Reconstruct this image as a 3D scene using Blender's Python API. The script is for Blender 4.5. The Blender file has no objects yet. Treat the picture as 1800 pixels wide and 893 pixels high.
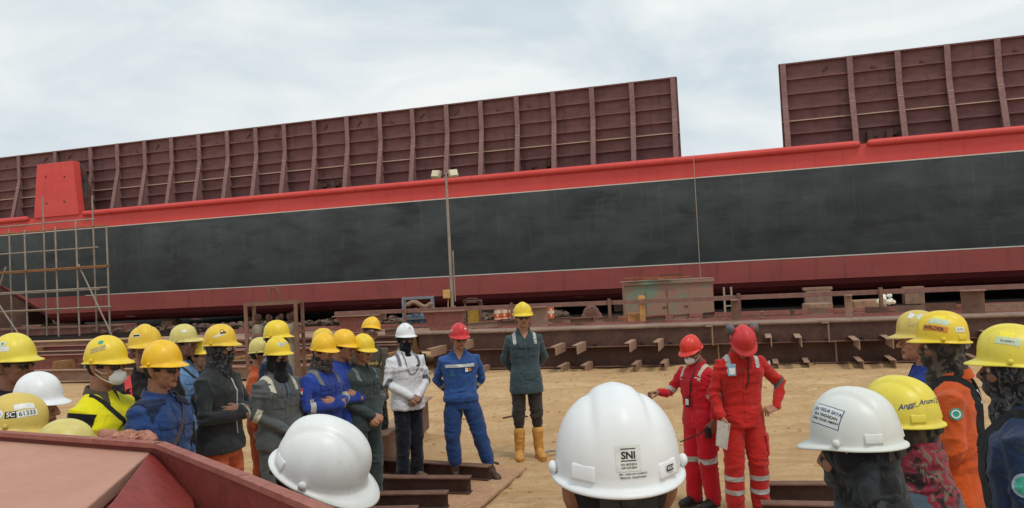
import bpy, bmesh, math, random
import numpy as np
from mathutils import Vector, Matrix
from mathutils.bvhtree import BVHTree
R = math.radians
random.seed(7); rng = np.random.default_rng(7)
S = bpy.context.scene
COL = S.collection
# ------------------------------------------------------------------ camera
CAM = np.array([0.0, 0.0, 2.05]); FPX = 1400.0
pit, rol = R(1.76), R(2.9)
Fv = np.array([0, math.cos(pit), math.sin(pit)]); R0 = np.array([1.0, 0, 0]); U0 = np.array([0, -math.sin(pit), math.cos(pit)])
Uv = math.cos(rol)*U0 + math.sin(rol)*R0; Rv = math.cos(rol)*R0 - math.sin(rol)*U0
def ray(px, py):
    d = Fv*FPX + Rv*(px-900) - Uv*(py-446.5)
    return d/np.linalg.norm(d)
def at(px, py, Y):
    d = ray(px, py); return CAM + d*(Y/d[1])
def onz(px, py, z=0.0):
    d = ray(px, py); return CAM + d*((z-CAM[2])/d[2])
cd = bpy.data.cameras.new('camera'); cam = bpy.data.objects.new('camera', cd); COL.objects.link(cam)
M = Matrix(((Rv[0], Uv[0], -Fv[0], CAM[0]), (Rv[1], Uv[1], -Fv[1], CAM[1]), (Rv[2], Uv[2], -Fv[2], CAM[2]), (0, 0, 0, 1)))
cam.matrix_world = M
cd.sensor_width = 36; cd.lens = FPX/1800*36; cd.clip_start = .05; cd.clip_end = 3000
S.camera = cam
S.view_settings.view_transform = 'Standard'; S.view_settings.look = 'None'; S.view_settings.exposure = 0
S.cycles.max_bounces = 5; S.cycles.use_denoising = True
# ------------------------------------------------------------------ materials
class NT:
    def __init__(s, name):
        s.m = bpy.data.materials.new(name); s.m.use_nodes = True
        s.t = s.m.node_tree; s.n = s.t.nodes; s.l = s.t.links
        s.b = s.n['Principled BSDF']
    def new(s, t, **k):
        n = s.n.new(t)
        for a, v in k.items():
            if a in n.inputs: n.inputs[a].default_value = v
            else: setattr(n, a, v)
        return n
    def link(s, a, b): s.l.new(a, b)
    def coord(s, scale=(1, 1, 1), kind='Object'):
        tc = s.new('ShaderNodeTexCoord'); mp = s.new('ShaderNodeMapping'); mp.inputs['Scale'].default_value = scale
        s.link(tc.outputs[kind], mp.inputs[0]); return mp.outputs[0]
    def noise(s, co, sc, det=4, rough=.6, dist=0):
        n = s.new('ShaderNodeTexNoise'); n.inputs['Scale'].default_value = sc; n.inputs['Detail'].default_value = det
        n.inputs['Roughness'].default_value = rough; n.inputs['Distortion'].default_value = dist
        s.link(co, n.inputs['Vector']); return n.outputs['Fac']
    def ramp(s, f, a, b, ca=(0, 0, 0, 1), cb=(1, 1, 1, 1)):
        r = s.new('ShaderNodeValToRGB'); e = r.color_ramp.elements
        e[0].position = a; e[1].position = b; e[0].color = c4(ca); e[1].color = c4(cb)
        s.link(f, r.inputs[0]); return r.outputs[0]
    def mix(s, f, a, b, mode='MIX'):
        m = s.new('ShaderNodeMixRGB', blend_type=mode)
        for i, v in ((0, f), (1, a), (2, b)):
            if hasattr(v, 'is_linked') or isinstance(v, bpy.types.NodeSocket): s.link(v, m.inputs[i])
            else: m.inputs[i].default_value = v if i == 0 else c4(v)
        return m.outputs[0]
    def bump(s, f, st=.3, dist=.01):
        b = s.new('ShaderNodeBump'); b.inputs['Strength'].default_value = st; b.inputs['Distance'].default_value = dist
        s.link(f, b.inputs['Height']); s.link(b.outputs[0], s.b.inputs['Normal'])
    def out(s, c, rough=.8, metal=0, spec=.3):
        if isinstance(c, bpy.types.NodeSocket): s.link(c, s.b.inputs['Base Color'])
        else: s.b.inputs['Base Color'].default_value = c4(c)
        if isinstance(rough, bpy.types.NodeSocket): s.link(rough, s.b.inputs['Roughness'])
        else: s.b.inputs['Roughness'].default_value = rough
        s.b.inputs['Metallic'].default_value = metal
        s.b.inputs['Specular IOR Level'].default_value = spec
        return s.m
def c4(c): return (c[0], c[1], c[2], 1.0)
def mul(c, k): return tuple(min(1, x*k) for x in c)
def srgb(r, g, b):
    f = lambda v: (v/255/12.92 if v <= 10 else ((v/255+.055)/1.055)**2.4)
    return (f(r), f(g), f(b))
def m_steel(name, c, dirt=(.22, .15, .1), amt=.5, scale=1.5, rough=.75, stretch=(1, 1, 1)):
    t = NT(name); co = t.coord(stretch)
    a = t.noise(co, scale, 6, .65, .4); b = t.noise(co, scale*9, 5, .7)
    base = t.mix(t.ramp(b, .35, .7), mul(c, .72), mul(c, 1.15))
    d = t.ramp(a, .45, .72); dd = t.new('ShaderNodeMath', operation='MULTIPLY'); t.link(d, dd.inputs[0]); dd.inputs[1].default_value = amt
    col = t.mix(dd.outputs[0], base, dirt)
    t.bump(b, .25, .006)
    return t.out(col, rough)
def m_cloth(name, c, pattern=None, fade=.35, sc=1.0):
    t = NT(name); co = t.coord()
    a = t.noise(co, 3.5*sc, 4, .6, .5); b = t.noise(co, 14*sc, 5, .65, .8)
    base = t.mix(t.ramp(a, .3, .7), mul(c, 1-fade*.7), mul(c, 1+fade*.5))
    if pattern:
        p = t.noise(co, pattern[1], 3, .5, 1.2)
        base = t.mix(t.ramp(p, .52, .58), base, pattern[0])
        if len(pattern) > 2:
            p2 = t.noise(t.coord((1, 1.3, .7)), pattern[1]*1.3, 3, .5, 1.5)
            base = t.mix(t.ramp(p2, .57, .62), base, pattern[2])
    dirt = t.mix(t.ramp(b, .55, .85), base, t.mix(.4, base, (.16, .12, .08)))
    w = t.noise(co, 22, 4, .6, 1.5)
    t.bump(w, .5, .012)
    m = t.out(dirt, .92, 0, .15)
    t.b.inputs['Sheen Weight'].default_value = .15
    return m
def m_plain(name, c, rough=.6, metal=0, spec=.4, var=.15, sc=20):
    t = NT(name); co = t.coord(); a = t.noise(co, sc, 4, .6)
    return t.out(t.mix(t.ramp(a, .3, .7), mul(c, 1-var), mul(c, 1+var)), rough, metal, spec)
def m_helmet(name, c, dirt=.35, dc=(.2, .15, .09)):
    t = NT(name); co = t.coord(); a = t.noise(co, 9, 5, .6, .6); b = t.noise(t.coord((1, 1, .35)), 60, 5, .75)
    base = t.mix(t.ramp(a, .3, .75), c, mul(c, .86))
    f = t.ramp(b, .58, .8); mm = t.new('ShaderNodeMath', operation='MULTIPLY'); t.link(f, mm.inputs[0]); mm.inputs[1].default_value = dirt
    col = t.mix(mm.outputs[0], base, dc)
    g = t.noise(co, 5, 3, .5, 1); f2 = t.ramp(g, .56, .72); m2 = t.new('ShaderNodeMath', operation='MULTIPLY'); t.link(f2, m2.inputs[0]); m2.inputs[1].default_value = dirt*.5
    col = t.mix(m2.outputs[0], col, dc)
    r = t.ramp(a, .3, .7, (.34, .34, .34), (.5, .5, .5))
    return t.out(col, r, 0, .45)
MAT = {}
# ------------------------------------------------------------------ geometry collector
class G:
    def __init__(s): s.v = []; s.f = []; s.mi = []
    def add(s, v, f, mi=0):
        o = len(s.v); s.v.extend([tuple(map(float, p)) for p in v]); s.f.extend([tuple(i+o for i in q) for q in f]); s.mi.extend([mi]*len(f)); return s
    def hexa(s, p, mi=0):   # 8 points: bottom 4 ccw, top 4 ccw
        return s.add(p, [(3, 2, 1, 0), (4, 5, 6, 7), (0, 1, 5, 4), (1, 2, 6, 5), (2, 3, 7, 6), (3, 0, 4, 7)], mi)
    def box(s, c, d, mi=0, M=None):
        x, y, z = d[0]/2, d[1]/2, d[2]/2
        p = [(-x, -y, -z), (x, -y, -z), (x, y, -z), (-x, y, -z), (-x, -y, z), (x, -y, z), (x, y, z), (-x, y, z)]
        if M is not None: p = [M @ Vector(q) for q in p]
        return s.hexa([(q[0]+c[0], q[1]+c[1], q[2]+c[2]) for q in p], mi)
    def bar(s, a, b, w, h, mi=0, up=(0, 0, 1)):   # rectangular bar, w sideways, h along up
        a = np.array(a, float); b = np.array(b, float); t = b-a; t /= np.linalg.norm(t); up = np.array(up, float)
        if abs(t@up) > .95: up = np.array([0, 1.0, 0])
        r = np.cross(t, up); r /= np.linalg.norm(r); u = np.cross(r, t)
        p = []
        for q in (-h/2, h/2):
            for (e, sx) in ((a, -1), (a, 1), (b, 1), (b, -1)): p.append(e+r*sx*w/2+u*q)
        return s.hexa(p, mi)
    def prism(s, poly, d, mi=0):   # polygon (3d pts) extruded by vector d
        n = len(poly); d = np.array(d, float); p = [np.array(q, float) for q in poly]; p2 = [q+d for q in p]
        return s.add(p+p2, [tuple(range(n))[::-1], tuple(range(n, 2*n))]+[(i, (i+1) % n, n+(i+1) % n, n+i) for i in range(n)], mi)
    def tube(s, pts, r, n=8, mi=0, cap=True):
        v, f = limb(pts, r if hasattr(r, '__len__') else [r]*len(pts), n, cap=cap, smooth=False); return s.add(v, f, mi)
    def ell(s, c, r, n=16, m=10, mi=0, M=None):
        v, f = ellips(c, r, n, m, M); return s.add(v, f, mi)
    def prof(s, poly2, a, b, up=(0, 0, 1), mi=0):   # 2d profile (side,up) swept from a to b
        a = np.array(a, float); b = np.array(b, float); t = b-a; t /= np.linalg.norm(t)
        r = np.cross(t, up); r /= np.linalg.norm(r); u = np.cross(r, t)
        return s.prism([a+r*x+u*y for x, y in poly2], b-a, mi)
    def build(s, name, mats, parent=None, smooth=False, bevel=0, link=True):
        me = bpy.data.meshes.new(name); me.from_pydata(s.v, [], s.f)
        for m in (mats if isinstance(mats, (list, tuple)) else [mats]): me.materials.append(m)
        if max(s.mi, default=0): me.polygons.foreach_set('material_index', s.mi)
        bm = bmesh.new(); bm.from_mesh(me); bmesh.ops.recalc_face_normals(bm, faces=bm.faces); bm.to_mesh(me); bm.free()
        if smooth: me.polygons.foreach_set('use_smooth', [True]*len(me.polygons))
        o = bpy.data.objects.new(name, me)
        if link: COL.objects.link(o)
        if parent: o.parent = parent
        if bevel:
            b = o.modifiers.new('bevel', 'BEVEL'); b.width = bevel; b.segments = 2; b.limit_method = 'ANGLE'
        return o
def ellips(c, r, n=16, m=10, M=None):
    v = [(0, 0, 1)]; f = []
    for i in range(1, m):
        ph = math.pi*i/m
        for j in range(n):
            th = 2*math.pi*j/n; v.append((math.sin(ph)*math.cos(th), math.sin(ph)*math.sin(th), math.cos(ph)))
    v.append((0, 0, -1)); L = len(v)-1
    for j in range(n): f.append((0, 1+j, 1+(j+1) % n)); f.append((L, L-n+(j+1) % n, L-n+j))
    for i in range(m-2):
        for j in range(n): f.append((1+i*n+j, 1+(i+1)*n+j, 1+(i+1)*n+(j+1) % n, 1+i*n+(j+1) % n))
    v = np.array(v)*np.array(r)
    if M is not None: v = v @ np.array(M)[:3, :3].T
    return v+np.array(c), f
def limb(pts, rad, n=12, cap=True, smooth=True, flat=None):
    """tapered tube; rad scalar or (a,b) per point"""
    P = [np.array(p, float) for p in pts]; Rr = [np.array(r if hasattr(r, '__len__') else (r, r), float) for r in rad]
    if smooth and len(P) > 2:
        Q = []; Rq = []
        for i in range(len(P)-1):
            p0 = P[max(i-1, 0)]; p1 = P[i]; p2 = P[i+1]; p3 = P[min(i+2, len(P)-1)]
            for k in range(4):
                t = k/4; Q.append(.5*((2*p1)+(-p0+p2)*t+(2*p0-5*p1+4*p2-p3)*t*t+(-p0+3*p1-3*p2+p3)*t**3))
                s_ = t*t*(3-2*t); Rq.append(Rr[i]*(1-s_)+Rr[i+1]*s_)
        Q.append(P[-1]); Rq.append(Rr[-1]); P, Rr = Q, Rq
    if cap:
        t0 = P[0]-P[1]; t0 /= np.linalg.norm(t0); t1 = P[-1]-P[-2]; t1 /= np.linalg.norm(t1)
        ra, rb = Rr[0].mean(), Rr[-1].mean()
        P = [P[0]+t0*ra*.95, P[0]+t0*ra*.6]+P+[P[-1]+t1*rb*.6, P[-1]+t1*rb*.95]
        Rr = [Rr[0]*.3, Rr[0]*.8]+Rr+[Rr[-1]*.8, Rr[-1]*.3]
    v = []; f = []; prev = None
    for i, p in enumerate(P):
        t = P[min(i+1, len(P)-1)]-P[max(i-1, 0)]; t /= (np.linalg.norm(t)+1e-9)
        if prev is None:
            a = np.array([0, 1.0, 0]) if abs(t[1]) < .8 else np.array([1.0, 0, 0])
        else: a = prev
        a = a-t*(a@t); a /= np.linalg.norm(a); prev = a; b = np.cross(t, a)
        for j in range(n):
            th = 2*math.pi*j/n; v.append(p+a*Rr[i][0]*math.cos(th)+b*Rr[i][1]*math.sin(th))
    for i in range(len(P)-1):
        for j in range(n): f.append((i*n+j, i*n+(j+1) % n, (i+1)*n+(j+1) % n, (i+1)*n+j))
    f.append(tuple(range(n))[::-1]); f.append(tuple(range((len(P)-1)*n, len(P)*n)))
    return v, f
def loft(secs, n=24, pw=2.3):
    """secs: (x, y, z, halfdepth_x, halfwidth_y)"""
    v = []; f = []
    for (x, y, z, a, b) in secs:
        for j in range(n):
            th = 2*math.pi*j/n; c, s_ = math.cos(th), math.sin(th)
            v.append((x+a*math.copysign(abs(c)**(2/pw), c), y+b*math.copysign(abs(s_)**(2/pw), s_), z))
    for i in range(len(secs)-1):
        for j in range(n): f.append((i*n+j, i*n+(j+1) % n, (i+1)*n+(j+1) % n, (i+1)*n+j))
    f.append(tuple(range(n))[::-1]); f.append(tuple(range((len(secs)-1)*n, len(secs)*n)))
    return v, f
def empty(name, loc=(0, 0, 0), rz=0, s=1):
    o = bpy.data.objects.new(name, None); COL.objects.link(o); o.location = loc; o.rotation_euler = (0, 0, rz); o.scale = (s, s, s); o.empty_display_size = .1; return o
def tag(o, label=None, cat=None, group=None, kind=None):
    if label: o['label'] = label
    if cat: o['category'] = cat
    if group: o['group'] = group
    if kind: o['kind'] = kind
    return o
# ------------------------------------------------------------------ numpy value noise
_T = rng.random((64, 64, 64))
def vnoise(P):
    P = np.asarray(P); i = np.floor(P).astype(int); f = P-i; f = f*f*(3-2*f); r = 0
    for dx in (0, 1):
        for dy in (0, 1):
            for dz in (0, 1):
                w = (f[:, 0] if dx else 1-f[:, 0])*(f[:, 1] if dy else 1-f[:, 1])*(f[:, 2] if dz else 1-f[:, 2])
                r = r+w*_T[(i[:, 0]+dx) % 64, (i[:, 1]+dy) % 64, (i[:, 2]+dz) % 64]
    return r
# ------------------------------------------------------------------ world + sun
W = bpy.data.worlds.new('World'); S.world = W; W.use_nodes = True
wn, wl = W.node_tree.nodes, W.node_tree.links
bg = wn['Background']; bg.inputs[1].default_value = 1.0
SUN_EL, SUN_ROT = R(62), R(150)
sky = wn.new('ShaderNodeTexSky'); sky.sky_type = 'NISHITA'; sky.sun_disc = False; sky.sun_elevation = SUN_EL; sky.sun_rotation = SUN_ROT; sky.dust_density = 3
sc_ = wn.new('ShaderNodeMixRGB'); sc_.blend_type = 'MULTIPLY'; sc_.inputs[0].default_value = 1; sc_.inputs[2].default_value = (.11, .11, .11, 1)
wl.new(sky.outputs[0], sc_.inputs[1])
tc = wn.new('ShaderNodeTexCoord'); mp = wn.new('ShaderNodeMapping'); mp.inputs['Scale'].default_value = (1.0, 1.0, 2.4); mp.inputs['Rotation'].default_value = (0, R(8), 0)
wl.new(tc.outputs['Generated'], mp.inputs[0])
def wnoise(sc, det, dist):
    n = wn.new('ShaderNodeTexNoise'); n.inputs['Scale'].default_value = sc; n.inputs['Detail'].default_value = det; n.inputs['Distortion'].default_value = dist; n.inputs['Roughness'].default_value = .55
    wl.new(mp.outputs[0], n.inputs['Vector']); return n.outputs[0]
def wramp(f, a, b, ca, cb):
    r = wn.new('ShaderNodeValToRGB'); r.color_ramp.elements[0].position = a; r.color_ramp.elements[1].position = b
    r.color_ramp.elements[0].color = c4(ca); r.color_ramp.elements[1].color = c4(cb); wl.new(f, r.inputs[0]); return r.outputs[0]
cl = wramp(wnoise(3.0, 8, .5), .38, .62, srgb(212, 224, 231), srgb(243, 247, 246))
cl2 = wramp(wnoise(6.5, 6, .8), .4, .7, (.925, .94, .955), (1, 1, 1))
mm = wn.new('ShaderNodeMixRGB'); mm.blend_type = 'MULTIPLY'; mm.inputs[0].default_value = .9; wl.new(cl, mm.inputs[1]); wl.new(cl2, mm.inputs[2])
cover = wramp(wnoise(1.7, 5, .5), .25, .55, (.95, .95, .95), (1, 1, 1))
mx = wn.new('ShaderNodeMixRGB'); wl.new(cover, mx.inputs[0]); wl.new(sc_.outputs[0], mx.inputs[1]); wl.new(mm.outputs[0], mx.inputs[2])
wl.new(mx.outputs[0], bg.inputs[0])
sd = bpy.data.lights.new('sun', 'SUN'); sd.energy = 1.4; sd.angle = R(10); sd.color = (1, .95, .88)
so = bpy.data.objects.new('sun', sd); COL.objects.link(so)
# sun stands behind and to the right of the camera, high
sdir = Vector((math.cos(SUN_EL)*math.sin(SUN_ROT), math.cos(SUN_EL)*math.cos(SUN_ROT), math.sin(SUN_EL)))
so.rotation_euler = sdir.to_track_quat('Z', 'Y').to_euler()
# ================================================================== SETTING
# frame parallel to the barge: u to the right, n towards the viewer
ru = np.array([math.cos(R(16.8)), -math.sin(R(16.8)), 0]); nu = np.array([-math.sin(R(16.8)), -math.cos(R(16.8)), 0])
class Fr:
    def __init__(s, Q): s.Q = np.array([Q[0], Q[1], 0.0])
    def W(s, u, n, z): return s.Q+ru*u+nu*n+np.array([0, 0, z])
    def hit(s, px, py, n=0):
        d = ray(px, py); t = ((s.Q+nu*n-CAM)@nu)/(d@nu); p = CAM+d*t
        return (p-s.Q)@ru, p[2]
    def u(s, px, py, n=0): return s.hit(px, py, n)[0]
p39 = at(1220, 400, 39); B = Fr(p39)
# ---- ground
def gz_noise(X, Y):
    P = np.stack([X*.55, Y*1.3, X*0+3.3], 1); a = vnoise(P)
    P2 = np.stack([X*1.6, Y*5.5, X*0+9], 1); b = vnoise(P2); P3 = np.stack([X*7, Y*9, X*0+1.7], 1); c = vnoise(P3)
    rut = (abs(vnoise(np.stack([X*3.2, Y*3.6, X*0+21], 1))-.5)-.2)*-.05
    for y0, sl, w in ((10.4, .02, .16), (11.3, .03, .2), (12.0, .0, .14), (13.2, -.03, .22), (14.1, -.05, .2), (15.2, -.1, .2)):
        d = (Y-y0-sl*X-.15*np.sin(X*.7+y0))/w; rut -= .07*np.exp(-d*d)*(.4+vnoise(np.stack([X*.8, X*0+y0, X*0], 1)))
        rut += .02*np.exp(-(abs(d)-1.6)**2*2)
    return (a-.5)*.05+(b-.5)*.045+(c-.5)*.03+rut
gx = np.concatenate([[-900, -300, -100, -50, -30, -20], np.arange(-14, 14.01, .09), [20, 30, 50, 100, 300, 900]])
gy = np.concatenate([[-60, -20, -5, 0, 3], np.arange(5, 19, .07), [20, 22, 26, 32, 40, 60, 100, 200, 500, 1500]])
GX, GY = np.meshgrid(gx, gy); gX, gY = GX.ravel(), GY.ravel()
inn = np.clip(np.minimum(gX+13, 13-gX)/2, 0, 1)*np.clip(np.minimum(gY-5.2, 18.5-gY)/1, 0, 1)
gZ = gz_noise(gX, gY)*inn-.02
nx, ny = len(gx), len(gy)
gf = [(j*nx+i, j*nx+i+1, (j+1)*nx+i+1, (j+1)*nx+i) for j in range(ny-1) for i in range(nx-1)]
g = G(); g.v = list(map(tuple, np.stack([gX, gY, gZ], 1))); g.f = gf; g.mi = [0]*len(gf)
t = NT('sandy_dirt'); co = t.coord((1, 1, 1)); cs = t.coord((.55, 2.3, 1)); 
a = t.noise(cs, 1.1, 9, .68, .15); b = t.noise(co, 9, 9, .75, .1); c = t.noise(co, .35, 4, .6); e = t.noise(cs, 5, 9, .78, .1)
col = t.mix(t.ramp(a, .36, .66), srgb(192, 156, 114), srgb(222, 190, 148))
col = t.mix(t.ramp(b, .42, .75), col, srgb(188, 148, 98))
col = t.mix(t.ramp(e, .56, .70), col, srgb(226, 198, 160))
col = t.mix(t.ramp(e, .33, .41, (.7, .7, .7), (0, 0, 0)), col, srgb(140, 110, 78))
col = t.mix(t.ramp(c, .45, .8, (0, 0, 0), (.5, .5, .5)), col, srgb(160, 125, 88))
fine = t.noise(co, 38, 6, .8); col = t.mix(t.ramp(fine, .35, .65, (.6, .6, .6), (0, 0, 0)), col, t.mix(.30, col, srgb(120, 92, 62)))
pb_ = t.noise(t.coord((.8, 1.4, 1)), 2.4, 6, .7, .3); col = t.mix(t.ramp(pb_, .56, .66, (0, 0, 0), (.45, .45, .45)), col, srgb(158, 128, 92))
t.bump(t.mix(.45, t.mix(.5, b, e), fine), .9, .05)
GM = t.out(col, .95, 0, .1)
o = g.build('ground', GM, smooth=True); tag(o, kind='structure')
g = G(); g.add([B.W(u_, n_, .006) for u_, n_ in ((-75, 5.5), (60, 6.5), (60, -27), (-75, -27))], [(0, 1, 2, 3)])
tag(g.build('painted_ground_shade', m_plain('under_hull_shade', (.022, .017, .014), .95, 0, .1, .5, .6)), kind='structure')  # near-black sheet: shade around the hull's foot put into the ground colour
# stones and clods on the dirt: uncountable
g = G()
for _ in range(1700):
    x, y = random.uniform(-8, 10), random.uniform(6, 17)
    r = random.uniform(.006, .024)*(1.5 if random.random() < .1 else 1)
    v, f = ellips((0, 0, 0), (r*random.uniform(.8, 1.6), r*random.uniform(.7, 1.3), r*.6), 6, 4)
    v = v+rng.normal(0, r*.15, v.shape)+np.array([x, y, float(gz_noise(np.array([x]), np.array([y]))[0])-.018])
    g.add(v, f)
tag(g.build('dirt_clods', m_plain('clod', srgb(176, 143, 100), .95, 0, .1, .3)), 'small clods and stones scattered over the sandy ground', 'dirt clods', kind='stuff')
# ---- materials of the yard
RUST = m_steel('rusty_steel', srgb(116, 84, 70), srgb(150, 118, 98), .6, 1.2)
RUSTD = m_steel('dark_rusty_steel', srgb(82, 58, 50), srgb(112, 84, 68), .6, 1.4)
RUSTL = m_steel('dusty_rusty_steel', srgb(152, 120, 102), srgb(176, 148, 122), .6, 1.6)
PRIM = m_steel('red_primer', srgb(150, 92, 82), srgb(170, 132, 114), .5, 1.1)
WORN = m_plain('worn_bright_edge', srgb(182, 160, 142), .7)
GREY = m_plain('weathered_grey_pipe', srgb(150, 138, 126), .7, .0, .3, .2, 3)
def m_hull():
    t = NT('black_hull_paint'); co = t.coord()
    br = t.new('ShaderNodeTexBrick'); br.offset = .37; br.inputs['Scale'].default_value = 1
    br.inputs['Color1'].default_value = c4((.8, .8, .8)); br.inputs['Color2'].default_value = c4((1.2, 1.2, 1.2)); br.inputs['Mortar'].default_value = c4((.7, .7, .7))
    br.inputs['Mortar Size'].default_value = .006; br.inputs['Brick Width'].default_value = 6.1; br.inputs['Row Height'].default_value = 1.05
    mp = t.new('ShaderNodeMapping'); tc = t.new('ShaderNodeTexCoord'); t.link(tc.outputs['Object'], mp.inputs[0]); mp.inputs['Rotation'].default_value = (R(90), 0, 0)
    t.link(mp.outputs[0], br.inputs['Vector'])
    a = t.noise(t.coord((.5, 1, 1.1)), .9, 6, .6, .4); s_ = t.noise(t.coord((2.2, 1, .18)), 1.6, 5, .65)
    col = t.mix(t.ramp(a, .35, .7), (.016, .021, .022), (.038, .047, .047))
    col = t.mix(.75, col, t.mix(1.0, col, br.outputs['Color'], 'MULTIPLY'))
    col = t.mix(t.ramp(s_, .55, .85, (0, 0, 0), (.5, .5, .5)), col, (.075, .08, .078))
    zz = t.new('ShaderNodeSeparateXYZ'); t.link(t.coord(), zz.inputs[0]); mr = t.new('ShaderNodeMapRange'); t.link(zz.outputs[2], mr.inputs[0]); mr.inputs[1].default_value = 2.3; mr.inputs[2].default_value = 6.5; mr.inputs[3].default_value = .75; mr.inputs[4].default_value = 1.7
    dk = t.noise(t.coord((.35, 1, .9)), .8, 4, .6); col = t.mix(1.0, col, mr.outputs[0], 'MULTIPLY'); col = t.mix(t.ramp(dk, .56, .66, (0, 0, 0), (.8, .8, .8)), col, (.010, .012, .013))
    sf = t.noise(t.coord((.12, 1, 3.5)), 2.2, 6, .7, .2); col = t.mix(t.ramp(sf, .60, .74, (0, 0, 0), (.5, .5, .5)), col, (.085, .09, .088))
    t.bump(t.noise(t.coord((.5, 1, .6)), 1.2, 3, .5), .25, .03)
    return t.out(col, t.ramp(a, .3, .7, (.38, .38, .38), (.6, .6, .6)), 0, .4)
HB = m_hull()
def m_redhull(name, c, c2):
    t = NT(name); a = t.noise(t.coord((.3, 1, 1)), 1.2, 6, .6, .3); s_ = t.noise(t.coord((2.5, 1, .2)), 2, 5, .7)
    col = t.mix(t.ramp(a, .35, .7), c, c2); col = t.mix(t.ramp(s_, .6, .85, (0, 0, 0), (.4, .4, .4)), col, mul(c, .6))
    t.bump(t.noise(t.coord((.5, 1, .6)), 1.2, 3, .5), .2, .03)
    return t.out(col, .5, 0, .3)
HR = m_redhull('bright_red_hull_paint', srgb(206, 72, 68), srgb(214, 84, 78)); HL = m_redhull('dull_red_antifouling', srgb(142, 68, 64), srgb(152, 76, 70)); HBL = m_redhull('shaded_red_bilge', srgb(108, 48, 48), srgb(96, 42, 42))  # bilge red is darkened: shade of the inward curve put into its colour
WHITE_LINE = m_plain('chalk_line_paint', srgb(200, 195, 185), .7)
# ---- barge
barge = empty('barge', B.W(0, 0, 0), -R(16.8)); tag(barge, 'huge black and red flat barge hull standing on blocks across the whole yard', 'barge')
# local barge coordinates: x = u, y = -n, z
zU = B.hit(1220, 313)[1]; zL = B.hit(1220, 463)[1]; zC = B.hit(1220, 500)[1]; zT = B.hit(1220, 278.5)[1]; zB = .62
uR = B.u(85, 566); uE = B.u(1800, 222)+30; uS = uR-13
zK = lambda u: zB if u >= uR else zB+(uR-u)*.52
def hull_secs(zs):   # side rows
    pass
g = G(); us = [uS, uS+3, uS+6, uS+9, uR-1.5, uR]+list(np.linspace(uR+4, uE, 14))
rows = [(zT-.02, 0, 0), (zU, 0, 1), (zL, 0, 2), (zC, 0, 3), (zC-.28, .16, 3), (zC-.5, .45, 3), (zB+.03, .85, 3), (zB, 1.3, 3), (zB, 24, 3), (zT-.02, 24, 3)]
nr = len(rows); V = []
for u in us:
    lift = zK(u)-zB
    for (z, dn, mi) in rows: V.append((u, dn, min(z if z > zL else max(z, min(z+lift, zT-.05)), zT) if z > zL-.001 else min(z+lift, zT-.03)))
# keep paint lines level: rows above the rising bottom stay, others are pushed up
V = []
for u in us:
    k = zK(u)
    for (z, dn, mi) in rows:
        zz = z if dn == 0 else z+(k-zB)
        V.append((u, dn, min(max(zz, k+(.69 if dn == 0 else 0)), zT-.02)))
F = []; MI = []
for i in range(len(us)-1):
    for j in range(nr):
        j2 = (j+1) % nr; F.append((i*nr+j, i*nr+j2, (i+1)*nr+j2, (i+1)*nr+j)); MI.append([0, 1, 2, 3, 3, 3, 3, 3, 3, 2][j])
F.append(tuple(range(nr))); F.append(tuple((len(us)-1)*nr+j for j in range(nr))[::-1]); MI += [1, 1]
g.v = V; g.f = F; g.mi = MI
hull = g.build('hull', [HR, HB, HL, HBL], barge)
for z, nm in ((zU, 0), (zL, 1)):
    g = G(); g.box(((uR+uE)/2+(-4 if nm == 0 else 2), -.004, z), (uE-uR+(16 if nm == 0 else -2), .012, .05)); g.build('paint_line', WHITE_LINE, barge)
g = G(); g.box(((uR+uE)/2, -.008, zC), (uE-uR, .03, .035)); g.build('chine_strake', HL, barge)
# rubbing rail in three lengths
for a, b in ((B.u(1530, 250), uE), (B.u(150, 378), B.u(1505, 250)), (uS, B.u(48, 388))):
    g = G(); g.tube([(a, -.05, zT-.03), (b, -.05, zT-.03)], .17, 14); g.box(((a+b)/2, .05, zT+.02), (b-a-.2, .3, .12)); g.build('rubbing_rail', HR, barge, smooth=False, bevel=.0)
g = G(); g.box(((uS+uE)/2, .6, zT-.06), (uE-uS-.1, 1.1, .05)); g.build('deck_edge', HR, barge)
# red box standing at the deck edge
a, zt = B.hit(67, 290); b2, _ = B.hit(130, 285); a0, z0 = B.hit(62, 388); b0, _ = B.hit(140, 378)
g = G(); ft = [(a, -.1, zt), (b2, -.1, zt), (b0, -.1, zT-.05), (a0, -.1, zT-.05)]
g.prism(ft, (0, .55, 0)); pb = g.build('bollard_bracket', HR, barge, bevel=.03)
g = G(); zz = (zt+zT)/2; um = (a+b0)/2
for (x, z) in ((.3, .75), (.72, .72), (.3, .25), (.7, .25)): g.ell((a0+(b0-a0)*x, -.11, zT+(zt-zT)*z), (.07, .03, .07), 8, 5)
g.build('bolt', HBL, pb)
g = G(); g.prism([(b2+.02, .46, zt-.1), (b2+.35, .46, zt-.6), (b0+.55, .46, zT+.35), (b0, .46, zT)], (0, .14, 0)); g.build('gusset', RUSTD, pb)
g = G(); g.ell((b2+.32, .44, zT+(zt-zT)*.5), (.2, .02, .8), 14, 8); g.build('slot', HB, pb)
# anode marks on the bilge
for px, py in ((1018, 521), (1380, 505), (1665, 493), (666, 536), (345, 561), (230, 556)):
    u, z = B.hit(px, py, -.3); g = G(); g.ell((u, .32, z), (.42, .05, .05), 12, 6); g.build('anode', m_plain('anode_metal', srgb(135, 95, 88), .6), barge)
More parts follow.
